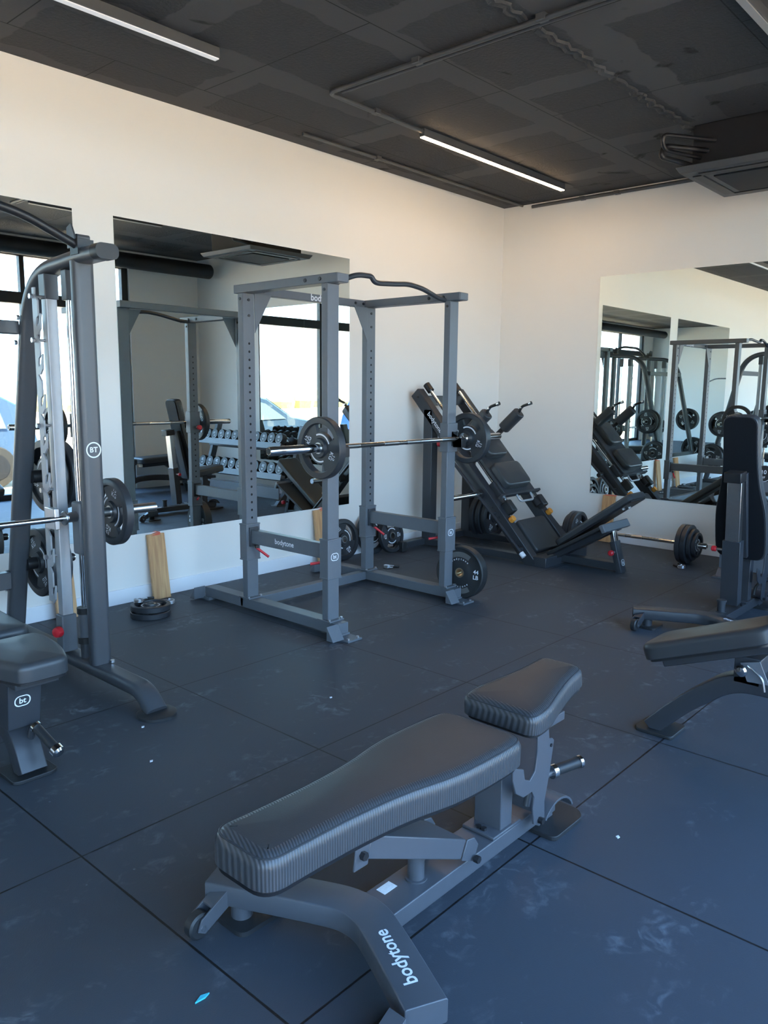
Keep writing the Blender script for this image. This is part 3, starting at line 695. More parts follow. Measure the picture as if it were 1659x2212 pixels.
# ================================================================ smith machine
SX = -5.29; SX2 = -6.64
sm = thing('smith_machine', 'charcoal smith machine at the left edge with chrome guide rods', 'smith machine', ((SX+SX2)/2, -.95, 0))
fd = M['smith']; prof = rrect(.10, .062, .026, 5)
for x, sgn in ((SX, 1), (SX2, -1)):
    P3 = lambda y, z, dx=0.: V((x+dx, y, z))
    base = bend([P3(-.22, .0), P3(-.24, .095), P3(-1.44, .095), P3(-1.60, .075), P3(-1.77, .0)], .12, 8)
    base = bend([P3(-.20, .014), P3(-.30, .092), P3(-1.46, .092), P3(-1.68, .092), P3(-1.775, .014)], .14, 8)
    bt_ = MB().sweep(base, prof, (1, 0, 0)).build('base_tube', fd, sm)
    for y in (-1.775, -.20):
        MB().lathe([(0, 0), (.088, 0), (.088, .012), (.080, .018), (0, .018)], (x, y, 0), (0, 0, 1), 36).build('foot_pad', M['rubber'], bt_)
    MB().sweep([P3(-1.29, .122), P3(-1.29, 2.0)], prof, (1, 0, 0)).build('front_upright', fd, sm)
    if sgn > 0:
        lg = MB(); m = FRONT(x, -1.3218, 1.157); lg.ring(m, .031, .037, 0, 2*PI, 32); lg.text('BT', m, .034); lg.build('logo', M['white'], sm.children[-1], smooth=False)
    bolts([(x+.04, -1.33, .125), (x+.055, -1.26, .125)], (0, 0, 1), .012, .012).build('bolt', M['zinc'], sm.children[-1])
    rear = bend([P3(-.345, .12), P3(-.80, 1.985), P3(-1.33, 2.02), P3(-1.47, 2.022)], .27, 12)
    ru = MB().sweep(rear, prof, (1, 0, 0)).build('rear_upright', fd, sm)
    MB().sweep([P3(-1.465, 2.022), P3(-1.51, 2.022), P3(-1.522, 2.022)], rrect(.108, .066, .028, 5), (1, 0, 0)).build('end_cap', M['rubber'], ru)
    bolts([(x-.052, -.42, .44), (x-.052, -.40, .34), (x-.052, -.74, 1.78), (x-.052, -.70, 1.66), (x-.03, -.40, .135)], (-1, 0, 0), .012, .014).build('bolt', M['zinc'], ru)
    # top bracket with the small catch
    MB().prism([(0, 0), (.07, 0), (.07, .05), (.04, .105), (.0, .09)], frame_m((x-.035, -1.25, 2.055), (0, -1, 0), (0, 0, 1)), .008).cyl((x-.03, -1.31, 2.10), (x+.03, -1.31, 2.10), .014).build('top_bracket', fd, sm, .002)
    # guide rod
    gr = MB().cyl(P3(-1.155, .16), P3(-1.155, 1.96), .0135).build('guide_rod', M['chrome'], sm)
    MB().box((x-.022, -1.18, 1.84), (x+.022, -1.13, 1.975)).build('rod_holder', fd, gr, .003)
    MB().cyl(P3(-1.155, .12), P3(-1.155, .20), .026).build('rod_foot', fd, gr)
    b = MB()
    b.cyl(P3(-1.155, .21), P3(-1.155, .345), .026); b.build('buffer_sleeve', M['frame'], gr)
    for z in (.195, .345): MB().cyl(P3(-1.155, z), P3(-1.155, z+.03), .036).build('buffer', M['rubber'], gr)
    # aluminium counter track
    tr = MB().sweep([P3(-1.015, .17, -.026), P3(-1.015, 1.93, -.026)], rrect(.056, .05, .006, 3), (1, 0, 0)).build('track_post', M['silver'], sm)
    MB().box((x-.060, -1.045, 1.85), (x+.008, -.985, 1.965)).build('track_bracket', fd, tr, .003)
    MB().box((x-.066, -1.05, .13), (x+.012, -.98, .32)).build('track_shoe', M['frame'], tr, .006)
    k = MB().cyl((x-.06, -1.03, .245), (x-.085, -1.045, .245), .010).build('pin', M['zinc'], tr)
    MB().lathe([(0, 0), (.018, 0), (.026, .006), (.028, .02), (.024, .034), (.010, .04), (0, .04)], (x-.072, -1.045, .245), (-1, -.35, 0), 24).build('pull_knob', M['red'], k)
    # hook rail
    hx = x-.10
    rail = []
    for k in range(8):
        z0 = 1.74-k*.185
        rail += [(-.000, z0+.13), (-.028, z0+.10), (-.028, z0+.03), (-.012, z0+.02), (-.006, z0-.005), (-.012, z0-.02), (-.03, z0-.005), (-.048, z0+.04), (-.052, z0+.035), (-.045, z0-.03), (-.02, z0-.055)]
    poly = [(.022, 1.90), (-.004, 1.90)]+[(a*1.0, c) for a, c in rail]+[(-.02, .40), (.022, .40)]
    hr = MB().prism(poly, frame_m((hx, -1.02, 0), (0, 1, 0), (0, 0, 1)), .008).build('hook_rail', M['silver'], sm)
    for z in (1.86, 1.66, 1.26, .95, .80, .62):
        MB().cyl((hx-.014, -1.005, z), (x-.02, -1.005, z), .007, seg=10).cyl((hx-.016, -1.005, z), (hx-.004, -1.005, z), .013, seg=6).build('bolt', M['zinc'], hr)
    # storage pegs on the rear upright
    for y, z in ((-.585, .97), (-.455, .475)):
        st = MB().cyl((x+sgn*.03, y, z), (x+sgn*.085, y, z), .034).cyl((x+sgn*.08, y, z), (x+sgn*.30, y, z), .0235).build('storage_peg', M['plastic'], sm)
        MB().cyl((x+sgn*.30, y, z), (x+sgn*.306, y, z), .020).build('peg_cap', M['chrome'], st)
for z0, z1, y in ((1.70, 1.765, -.70), (.345, .44, -.415)):
    MB().box((SX2+.045, y-.025, z0), (SX-.045, y+.025, z1)).build('rear_crossbar', fd, sm, .005)
MB().tube(bend([(SX-.03, -1.335, 2.055), (SX-.28, -1.335, 2.16), (SX-.45, -1.335, 2.185), (SX2+.45, -1.335, 2.185), (SX2+.28, -1.335, 2.16), (SX2+.03, -1.335, 2.055)], .12, 6), .019, 16).box((SX-.055, -1.37, 2.02), (SX+.02, -1.30, 2.085)).box((SX2-.02, -1.37, 2.02), (SX2+.055, -1.30, 2.085)).build('pull_up_bar', M['plastic'], sm)
# moving bar
BZ = .832; BY = -1.155
b = MB().cyl((SX2+.08, BY-.03, BZ), (SX-.08, BY-.03, BZ), .0145).build('smith_bar', M['chrome'], sm)
for x, s in ((SX, 1), (SX2, -1)):
    MB().box((x-.026, BY-.045, BZ-.19), (x+.026, BY+.035, BZ+.07)).build('bar_carriage', M['frame'], b, .012)
    MB().cyl((x-s*.03, BY-.02, BZ), (x-s*.085, BY-.03, BZ), .024).cyl((x-s*.085, BY-.03, BZ), (x-s*.095, BY-.03, BZ), .034).box((x-s*.13-.012, BY-.04, BZ-.05), (x-s*.13+.012, BY+.06, BZ+.05)).build('catch_hook', M['zinc'], b, .003)
    MB().cyl((x+s*.02, BY, BZ), (x+s*.085, BY, BZ), .034).cyl((x+s*.08, BY, BZ), (x+s*.41, BY, BZ), .0245).build('bar_sleeve', M['steel'], b)
GS = 'plates loaded on the smith machine'
for x, s, nm in ((SX, 1, 'right'), (SX2, -1, 'left')):
    vis = s > 0
    qd = face((-1, 0, 0), .3)
    put_plate(.335, .045, ('15', 'KG'), (x+s*.175, BY, BZ), face((-s, 0, 0), 1.2), 'weight plate on the %s end of the smith machine bar' % nm, GS)
    for i, (D, th) in enumerate(((.385, .055), (.37, .05))):
        pos = ('nearer the upright', 'outermost')[i]
        put_plate(D, th, ('20', 'KG'), (x+s*(.115+i*.075), -.585, .97), face((-1, 0, 0), .4+i), 'weight plate %s on the upper %s storage peg of the smith machine' % (pos, nm), GS)
        put_plate(D, th, ('20', 'KG'), (x+s*(.115+i*.07), -.455, .475), face((-1, 0, 0), -1.0+i), 'weight plate %s on the lower %s storage peg of the smith machine' % (pos, nm), GS)

# ================================================================ benches
def flat_bench(off, upright, label):
    """utility bench, forward along +x; main-bench coordinates, moved by off"""
    ox, oy = off
    t = thing('weight_bench', label, 'bench', (-5.45+ox, -3.465+oy, 0))
    T = Tm(ox, oy, 0); W = lambda x, y, z: T @ V((x, y, z))
    F = M['frame_mid'] if not upright else M['frame_dark']  # same coat on both benches; shade on the upright one put into its colour
    # curved rear crossbar
    arc = bend([(-5.915, -3.065, .088), (-5.80, -3.30, .088), (-5.725, -3.465, .088), (-5.80, -3.63, .088), (-5.888, -3.805, .088)], .22, 8)
    cbm = MB().sweep([T @ p for p in arc], rrect(.062, .105, .006, 2), (0, 0, 1)).build('rear_crossbar', F, t, .002)
    m = T @ frame_m((-5.822, -3.657, .1198), (-.43, -.90, 0), (.90, -.43, 0))
    MB().text('bodytone', m @ Matrix.Rotation(PI, 4, 'Z'), .050).build('lettering', M['white'], cbm, smooth=False)
    for y, sg in ((-3.15, 1), (-3.745, -1)):
        xx = -5.885 if sg > 0 else -5.915
        f = MB().cyl(W(xx, y, .012), W(xx, y, .06), .030).build('foot', F, cbm)
        o = smooth_outline([(-.075, -.06), (.075, -.06), (.075, .06), (-.075, .06)], .03)
        MB().prism(o, T @ Tm(xx+.02, y-.01*sg, 0), .014).build('foot_pad', M['rubber'], f)
        wy = y+sg*.025
        br = MB()
        br.prism([(0, .03), (-.10, -.022), (-.112, -.052), (-.09, -.066), (.0, -.02)], T @ frame_m((xx-.03, wy+.024, .084), (1, 0, 0), (0, 0, 1)), .005)
        br.prism([(0, .03), (-.10, -.022), (-.112, -.052), (-.09, -.066), (.0, -.02)], T @ frame_m((xx-.03, wy-.019, .084), (1, 0, 0), (0, 0, 1)), .005)
        br.prism([(0, .03), (-.065, -.004), (-.065, -.010), (0, .02)], T @ frame_m((xx-.03, wy+.022, .084), (1, 0, 0), (0, 0, 1)), .042)
        br = br.build('wheel_bracket', F, cbm, .001)
        w = MB().lathe([(0, .017), (.030, .017), (.036, .012), (.036, -.012), (.030, -.017), (0, -.017)], W(xx-.126, wy, .037), (0, 1, 0), 28).build('transport_wheel', M['rubber'], br)
        MB().cyl(W(xx-.126, wy-.027, .037), W(xx-.126, wy+.027, .037), .007, seg=10).build('axle', M['zinc'], br)
    rail = MB().box(tuple(W(-5.70, -3.525, .03)), tuple(W(-4.84, -3.405, .084))).build('base_rail', F, t, .003)
    MB().box(tuple(W(-5.632, -3.452, .0842)), tuple(W(-5.580, -3.420, .0848))).build('sticker', M['sticker'], rail)
    MB().cyl(W(-5.515, -3.465, .084), W(-5.515, -3.465, .15), .024).cyl(W(-5.515, -3.465, .15), W(-5.515, -3.465, .162), .030).cyl(W(-5.515, -3.465, .084), W(-5.515, -3.465, .088), .032).build('stop_post', F, rail)
    o = smooth_outline([(-.10, -.125), (.085, -.125), (.12, -.09), (.12, .09), (.085, .125), (-.10, .125)], .025)
    MB().prism(o, T @ Tm(-4.87, -3.475, 0), .016).build('front_foot', M['rubber'], t, .002)
    MB().box(tuple(W(-4.93, -3.52, .016)), tuple(W(-4.85, -3.41, .03))).build('foot_spacer', F, t)
    # seat post
    sp = MB().box(tuple(W(-5.165, -3.515, .09)), tuple(W(-5.10, -3.415, .37))).box(tuple(W(-5.215, -3.525, .084)), tuple(W(-5.06, -3.405, .094))).build('seat_post', F, t, .003)
    bolts([W(-5.195, -3.455, .094), W(-5.195, -3.475, .094)], (0, 0, 1)).build('bolt', M['plastic'], sp)
    # seat side plates with the hooked arm
    yk = -3.565
    hookp = [(-5.05, .43), (-5.045, .33), (-5.055, .268), (-5.085, .248), (-5.115, .262), (-5.125, .30), (-5.185, .325), (-5.185, .285), (-5.165, .235), (-5.12, .205), (-5.07, .205), (-5.055, .18), (-5.06, .145), (-5.05, .085), (-5.015, .065), (-4.985, .085), (-4.99, .14), (-4.965, .23), (-4.945, .335), (-4.955, .345), (-4.975, .35), (-4.99, .43)]
    for y in (yk, -3.378):
        MB().prism(hookp, T @ frame_m((0, y+.006, 0), (1, 0, 0), (0, 0, 1)), .008).build('seat_bracket', F, t, .002)
    bolts([W(-4.965, yk-.002, .325)], (0, -1, 0), .006, .004, bolts([W(-5.02, yk-.002, .09)], (0, -1, 0), .011, .016)).build('bolt', M['plastic'], t)
    MB().box(tuple(W(-5.0, -3.555, .375)), tuple(W(-4.86, -3.375, .405))).build('seat_frame', F, t, .003)
    cs = [(math.cos(a)*.10-.0, math.sin(a)*.085) for a in [math.radians(q) for q in range(20, 151, 13)]]
    cs2 = [(x*.93, z*.93-.002) for x, z in reversed(cs)]
    MB().prism([(-4.905+x, .035+z) for x, z in cs+cs2], T @ frame_m((0, -3.375, 0), (1, 0, 0), (0, 0, 1)), .20).build('foot_guard', F, t, .001)
    hp = bend([W(-4.99, -3.50, .10), W(-4.975, -3.50, .155), W(-4.93, -3.535, .20), W(-4.84, -3.56, .205)], .05, 6)
    hd = MB().tube(hp, .011, 14).build('handle', F, t)
    a, e = W(-4.90, -3.545, .2035), W(-4.795, -3.575, .206)
    MB().cyl(a, e, .0185).build('handle_grip', M['rubber'], hd)
    dd = (e-a).normalized(); MB().cyl(a-dd*.012, a+dd*.006, .0235).build('grip_collar', M['chrome'], hd)
    MB().lathe([(0, .022), (.016, .02), (.0225, .012), (.0225, 0), (0, 0)], e, dd, 24).build('grip_ferrule', M['chrome'], hd)
    # seat pad: narrow front
    ang = math.radians(6)
    so = smooth_outline([(-.01, -.138), (.08, -.142), (.20, -.112), (.30, -.092), (.41, -.086), (.41, .086), (.30, .092), (.20, .112), (.08, .142), (-.01, .138)], .085, 7)
    ms = T @ frame_m((-5.125, -3.468, .415), (math.cos(ang), 0, math.sin(ang)), (0, 1, 0))
    sb, pp = pad_mesh(so, .070, ms, .032, crown=.003, bw=.010); sbo = sb.build('seat_pad', [M['vinyl'], M['carbon']], t)
    MB().tube(pp, .0022, 6, closed=True).build('piping', M['vinyl'], sbo)
    MB().prism([(x*.96+.008, y*.94) for x, y in so], ms @ Tm(0, 0, -.010), .012).build('seat_board', M['plastic'], sbo)
    # back pad
    po = smooth_outline([(0, -.156), (0, .156), (.16, .162), (.34, .156), (.50, .120), (.66, .106), (.82, .104), (.955, .106), (.955, -.106), (.82, -.104), (.66, -.106), (.50, -.120), (.34, -.156), (.16, -.162)], .075, 7)
    if not upright: mp = T @ frame_m((-5.185, -3.460, .362), (-1, 0, .022), (0, -1, 0))
    else:
        a_ = math.radians(103); mp = T @ frame_m((-5.19, -3.455, .372), (math.cos(a_), 0, math.sin(a_)), (0, -1, 0))
    pb, pp = pad_mesh(po, .084, mp, .034, crown=.003, bw=.018); pbo = pb.build('back_pad', [M['vinyl'], M['carbon']], t)
    MB().tube(pp, .0026, 6, closed=True).build('piping', M['vinyl'], pbo)
    MB().prism([(x*.985+.008, y*.93) for x, y in po], mp @ Tm(0, 0, -.012), .014).build('back_board', M['board'], pbo)
    sc = MB().prism([(.03, -.055), (.60, -.055), (.60, .055), (.03, .055)], mp @ Tm(0, 0, -.045), .034)
    sc.build('pad_channel', F, pbo, .003)
    # support arm
    piv = V((-5.352, .125)); top = V((-5.80, .338)) if not upright else V((-5.425, .93))
    if not upright:
        dv = (top-piv).normalized(); Lr = (top-piv).length
        ma = T @ frame_m((piv.x, -3.465, piv.y), (dv.x, 0, dv.y), (0, -1, 0))
        arm = MB().box((.045, -.075, -.028), (Lr-.01, .075, .030), m=ma).build('support_arm', F, t, .003)
        MB().box((Lr-.012, -.066, -.022), (Lr+.004, .066, .024), m=ma).build('arm_end', M['plastic'], arm)
        for s in (-1, 1):
            y = -3.465+s*.083
            MB().prism([(-.02, -.03), (.045, -.03), (.045, .03), (.01, .038), (-.02, .02)], ma @ frame_m((0, -s*.080 if s > 0 else .080, 0), (1, 0, 0), (0, 0, 1)), .006).build('pivot_lug', F, arm, .002)
            MB().prism([(-.03, -.03), (.02, -.03), (.03, .05), (-.02, .05)], T @ frame_m((-5.83, y, .335), (1, 0, 0), (0, 0, 1)), .007).build('pad_lug', F, arm, .003)
            bolts([W(-5.352, y-.004, .105), W(-5.832, y-.004, .34)], (0, -1 if s < 0 else 1, 0), .011, .016).build('bolt', M['plastic'], arm)
    else:
        dv = (top-piv).normalized(); Lr = (top-piv).length
        ma = T @ frame_m((piv.x, -3.465, piv.y), (dv.x, 0, dv.y), (0, -1, 0))
        arm = MB().box((-.02, -.055, -.035), (.40, .055, .035), m=ma).build('support_sleeve', F, t, .003)
        MB().box((.38, -.043, -.026), (Lr, .043, .026), m=ma).build('sliding_bar', M['steel'], arm, .002)
        MB().box((Lr-.03, -.052, -.07), (Lr+.035, .052, .04), m=ma).build('bar_clamp', M['plastic'], arm, .006)
        k = MB().cyl(ma @ V((.33, -.055, 0)), ma @ V((.33, -.105, 0)), .008).build('pin', M['zinc'], arm)
        MB().lathe([(0, 0), (.012, 0), (.018, .006), (.018, .026), (.012, .032), (0, .032)], ma @ V((.33, -.10, 0)), (0, 1, 0), 20).build('pull_knob', M['red'], k)
        bolts([W(-5.355, -3.465+s*.064, .11) for s in (-1, 1)], (0, -1, 0), .011, .012).build('bolt', M['plastic'], arm)
    return t
flat_bench((0, 0), False, 'black weight bench lying flat in the foreground with a carbon patterned pad edge')
flat_bench((3.405, .335), True, 'weight bench with its back pad set upright, seen from behind at the right')

def incline_bench(name_rot, loc, seat_ang, back_ang, label, seat_u=-.10, seat_z=.42, logo=True, handle='front', seat_len=.36, post=True):
    """bench with one curved front leg; local +x forward, foot plate at the origin"""
    t = thing('adjustable_bench', label, 'bench', loc, (0, 0, name_rot))
    F = M['frame_dark']
    o = smooth_outline([(-.085, -.085), (.07, -.085), (.085, -.06), (.085, .06), (.07, .085), (-.085, .085)], .02)
    MB().prism(o, Tm(0, 0, 0), .015).build('front_foot', M['rubber'], t, .003, local=True)
    leg = bend([(.025, 0, .012), (-.10, 0, .15), (-.29, 0, .305), (-.45, 0, .315), (-1.10, 0, .20)] if handle == 'side' else [(.035, 0, .012), (-.03, 0, .13), (-.14, 0, .19), (-.40, 0, .20), (-1.10, 0, .13)], .16, 8)
    lg = MB().sweep(leg, rrect(.10, .075, .006, 2), (0, 1, 0)).build('main_leg', F, t, .002, local=True)
    MB().box((-1.16, -.30, .03), (-1.08, .30, .10)).build('rear_crossbar', F, t, .004, local=True)
    for s in (-1, 1): MB().box((-1.175, s*.30-.03, 0), (-1.065, s*.30+.03, .03)).build('rear_foot', M['rubber'], t, .004, local=True)
    zt = .345 if handle == 'side' else .225
    if post:
        pm = MB(); a0, a1 = (-.09, .015), (-.105, .055)
        z0, z1 = .185, .405
        pm.add([V(p) for p in ((-.11, -.064, z0), (.008, -.064, z0), (.008, .056, z0), (-.11, .056, z0), (-.11, -.064, z1), (.040, -.066, z1), (.040, .058, z1), (-.11, .058, z1))], [(3, 2, 1, 0), (4, 5, 6, 7), (0, 1, 5, 4), (1, 2, 6, 5), (2, 3, 7, 6), (3, 0, 4, 7)])
        ps = pm.build('seat_post', F, t, .003, local=True)
        l = MB(); oval_logo(frame_m((.0245, -.012, .295), (0, 1, 0), (.164, 0, 1)), .060, .044, l); l.build('logo', M['white'], ps, local=True, smooth=False)
        k = MB().cyl((.01, .05, .37), (.01, .12, .37), .008).build('pin', M['zinc'], ps, local=True)
        MB().lathe([(0, 0), (.012, 0), (.017, .006), (.017, .022), (.012, .028), (0, .028)], (.01, .11, .37), (0, 1, 0), 20).build('pull_knob', M['red'], k, local=True)
        h = MB().tube(bend([(-.005, .02, .12), (.02, .02, .185), (.05, .025, .185), (.085, .03, .165)], .03, 5), .013, 14).build('handle', F, t, local=True)
        MB().cyl((.04, .024, .185), (.155, .045, .125), .0175).build('handle_grip', M['rubber'], h, local=True)
        MB().cyl((.035, .022, .188), (.046, .025, .182), .022).build('grip_collar', M['chrome'], h, local=True)
        MB().lathe([(0, .02), (.016, .018), (.024, .01), (.024, -.012), (0, -.012)], (.158, .0455, .123), (.88, .16, -.45), 24).build('grip_ferrule', M['chrome'], h, local=True)
    else:
        pv = MB().box((-.40, -.05, .31), (-.30, .05, .42)).build('seat_post', F, t, .003, local=True)
        MB().prism([(-.33, .40), (-.40, .42), (-.44, .335), (-.36, .33)], frame_m((0, .072, 0), (1, 0, 0), (0, 0, 1)), .006).build('seat_bracket', M['frame'], pv, local=True)
        h = MB().cyl((-.34, .05, .375), (-.34, .088, .375), .012).build('handle', M['zinc'], t, local=True)
        MB().lathe([(0, 0), (.018, 0), (.023, .006), (.023, .018), (.016, .026), (0, .028)], (-.34, .078, .375), (0, 1, 0), 24).build('handle_knob', M['chrome'], h, local=True)
        MB().tube(bend([(-.36, .08, .40), (-.42, .085, .36), (-.43, .085, .31)], .02), .004, 8).build('locking_wire', M['zinc'], pv, local=True)
    so = smooth_outline([(0, -.14), (-.0, .14), (.12, .145), (.24, .13), (seat_len, .088), (seat_len+.012, .05), (seat_len+.012, -.05), (seat_len, -.088), (.24, -.13), (.12, -.145)], .06)
    if handle == 'side': so = smooth_outline([(0, -.14), (0, .14), (seat_len, .138), (seat_len, -.138)], .07)
    ca, sa_ = math.cos(seat_ang), math.sin(seat_ang)
    ms = frame_m((seat_u, 0, seat_z), (ca, 0, -sa_), (0, 1, 0))
    sb, pp = pad_mesh(so, .07, ms, .026, False, .010); sbo = sb.build('seat_pad', [M['vinyl'], M['carbon']], t, local=True)
    MB().prism([(x*.96+.008, y*.95) for x, y in so], ms @ Tm(0, 0, -.010), .012).build('seat_board', M['plastic'], sbo, local=True)
    MB().prism([(.03, -.08), (seat_len-.06, -.08), (seat_len-.06, .08), (.03, .08)], ms @ Tm(0, 0, -.045), .036).build('seat_frame', F, sbo, .004, local=True)
    cb_, sb_ = math.cos(back_ang), math.sin(back_ang)
    mb_ = frame_m((seat_u-.06, 0, seat_z+.0), (-cb_, 0, sb_), (0, -1, 0))
    po = smooth_outline([(0, -.15), (0, .15), (.55, .15), (.82, .12), (.84, .08), (.84, -.08), (.82, -.12), (.55, -.15)], .06)
    bb, pp = pad_mesh(po, .075, mb_, .026, False, .010); bbo = bb.build('back_pad', [M['vinyl'], M['carbon']], t, local=True)
    MB().prism([(x*.97+.01, y*.95) for x, y in po], mb_ @ Tm(0, 0, -.010), .012).build('back_board', M['board'], bbo, local=True)
    MB().prism([(.05, -.05), (.65, -.05), (.65, .05), (.05, .05)], mb_ @ Tm(0, 0, -.06), .05).build('back_frame', F, bbo, .004, local=True)
    A = mb_ @ V((.42, 0, -.04)); MB().sweep([tuple(A), (-.80, 0, .24)] if A.z > .28 else [(-.45, 0, .22), (-.5, 0, .40)], rrect(.06, .04, .005, 2), (0, 1, 0)).build('support_arm', F, t, .002, local=True)
    return t
incline_bench(-PI/2, (-5.915, -1.885, 0), 0., math.radians(2), 'black adjustable bench standing inside the smith machine at the left edge', seat_u=-.165, seat_z=.422)
incline_bench(PI/2, (-3.885, -3.49, 0), math.radians(21), math.radians(62), 'adjustable bench cut off by the right edge, its front leg reaching the floor', seat_u=-.473, seat_z=.527, handle='side', post=False, seat_len=.55)
incline_bench(PI, (-1.52, -4.98, 0), 0., math.radians(2), 'adjustable bench in the far window corner, seen only in the left mirror', seat_u=-.115, seat_z=.405)

# ================================================================ hack squat / leg press in the corner
hx0 = -1.15
hk = thing('hack_squat_machine', 'black sled leg machine on slanted rails in the room corner', 'leg machine', (hx0, -1.1, 0))
fd = M['frame_deep']; fm2 = M['frame_dark']
tp = V((0, -.125, 1.455)); dn = V((0, -1.305, -1.425)).normalized(); nn = V((0, -1.425, 1.305)).normalized()
def RP(s_, n_, x=0.): return V((x, tp.y+dn.y*s_+nn.y*n_, tp.z+dn.z*s_+nn.z*n_))
RM = lambda x: Matrix(((1, 0, 0, x), (0, dn.y, nn.y, tp.y), (0, dn.z, nn.z, tp.z), (0, 0, 0, 1)))    # local: x, along rail, out of rail
LEN = 1.93
for x0, x1, nm in ((-1.50, -1.41, 'l'), (-.89, -.80, 'r')):
    xm = (x0+x1)/2; inner = 1 if nm == 'l' else -1
    r = MB().box((x0-xm, 0, -.105), (x1-xm, LEN, 0), m=RM(xm)).build('slanted_rail', fd, hk, .006)
    if nm == 'l':
        MB().text('bodytone', frame_m(RP(.36, -.052, x0-.0008), dn, nn), .058).build('lettering', M['white'], r, smooth=False)
        bolts([RP(s_, -.05, x0) for s_ in (.06, 1.32, 1.42, 1.72)], (-1, 0, 0), .009, .006).build('bolt', M['plastic'], r)
    gx = xm+inner*.09
    g = MB().cyl(RP(.02, .02, gx), RP(1.36, .02, gx), .016).build('guide_rod', M['chrome'], hk)
    for a, e in ((-.03, .05), (1.34, 1.42)): MB().cyl(RP(a, .02, gx), RP(e, .02, gx), .033).build('rod_end', M['plastic'], g)
    MB().box((-.035, 1.33, -.01), (.035, 1.45, .075), m=RM(xm+inner*.05)).build('rubber_stop', M['rubber'], r, .012)
    MB().cyl(RP(1.50, .0, xm), RP(1.50, .045, xm), .027).build('orange_bumper', M['orange'], r, .004)
    # rear post, base tube, tie rod
    MB().box((xm-.045, -.30, .08), (xm+.045, -.20, 1.27)).build('rear_post', fm2, hk, .005)
    MB().box((xm-.04, -1.46, .022), (xm+.04, -.18, .08)).build('base_tube', fm2, hk, .004)
    tx = xm-inner*.10
    q = MB().tube([(tx, -.45, .952), (tx, -1.325, .10)], .013, 12).build('safety_rod', fd, hk)
    MB().cyl((tx, -1.315, .11), (tx, -1.345, .08), .022).build('rod_tip', M['white'], q)
    MB().box((min(xm, tx), -.52, .86), (max(xm, tx), -.48, .90)).box((min(xm, tx), -1.02, .40), (max(xm, tx), -.99, .42)).box((min(xm, tx), -1.30, .115), (max(xm, tx), -1.27, .145)).build('rod_bracket', fd, q)
MB().box((-1.42, -.185, 1.30), (-.88, -.125, 1.39)).build('top_crossbar', fd, hk, .005)
cr = MB().box((-1.80, -.235, .022), (-.48, -.155, .08)).build('rear_crossbar', fm2, hk, .004)
for x in (-1.80, -.48): MB().box((x-.03, -.255, 0), (x+.03, -.135, .09)).build('rear_foot', M['rubber'], cr, .006)
fb = MB().box((-1.50, -1.52, .0), (-.80, -1.40, .085)).build('front_crossbar', fm2, hk, .005)
MB().box((-1.24, -2.03, .018), (-1.15, -1.50, .078)).build('spine_tube', fm2, hk, .004)
# sled
sl = MB().box((-1.40, .60, .045), (-.92, 1.28, .075), m=RM(0.)).box((-1.42, .60, .0), (-1.30, .74, .05), m=RM(0.)).box((-1.42, 1.12, .0), (-1.30, 1.26, .05), m=RM(0.)).box((-1.0, .60, .0), (-.88, .74, .05), m=RM(0.)).box((-1.0, 1.12, .0), (-.88, 1.26, .05), m=RM(0.)).build('sled_plate', fd, hk, .004)
MB().box((-1.47, 1.275, .04), (-.85, 1.295, .085), m=RM(0.)).build('sled_edge', fm2, sl, .002)
for s0, s1, w, nm in ((.98, 1.235, .20, 'back_pad'), (.60, .90, .15, 'head_pad')):
    o = smooth_outline([(-w, s0), (w, s0), (w*.96, s1), (-w*.96, s1)], .06)
    m = RM(hx0-.03) @ Tm(0, 0, .076)
    pb, pp = pad_mesh(o, .065, m, .022, False, .008); pb.build(nm, [M['vinyl'], M['carbon']], sl)
MB().tube(bend([RP(1.29, .06, -1.22), RP(1.36, .05, -1.22), RP(1.36, .05, -1.0), RP(1.29, .06, -1.0)], .05), .010, 10).build('release_handle', M['silver'], sl)
for x in (-1.44, -.93):
    c = RP(.645, .28, x)
    s = MB().sweep([RP(.645, .06, x), RP(.645, .20, x)], rrect(.05, .035, .006, 2), (1, 0, 0)).build('shoulder_arm', fd, sl)
    MB().sweep([RP(.645, .175, x), RP(.645, .19, x), RP(.645, .385, x), RP(.645, .40, x)], rrect(.095, .105, .035, 5), (1, 0, 0)).build('shoulder_pad', M['vinyl'], s, .008)
    h = MB().tube(bend([RP(.645, .39, x), RP(.62, .45, x), RP(.66, .54, x)], .03), .0125, 14).build('hand_grip', M['plastic'], s)
    for a, e, rr in ((RP(.653, .525, x), RP(.662, .548, x), .017), (RP(.628, .435, x), RP(.622, .448, x), .016)): MB().cyl(a, e, rr).build('grip_ferrule', M['chrome'], h)
pg = MB().cyl((-1.50, -.85, .555), (-1.92, -.85, .555), .0235).build('loading_peg', M['chrome'], sl)
MB().cyl((-1.47, -.85, .555), (-1.56, -.85, .555), .04).build('peg_collar', M['plastic'], pg)
pg = MB().cyl((-.80, -.85, .555), (-.70, -.85, .555), .0235).build('loading_peg', M['plastic'], sl)
# lower rest pad
o = smooth_outline([(-.22, 1.50), (.22, 1.50), (.22, 1.83), (-.22, 1.83)], .04)
pb, pp = pad_mesh(o, .05, RM(hx0+.03) @ Tm(0, 0, -.06), .02, False, .006); pb.build('seat_rest', [M['vinyl'], M['carbon']], hk)
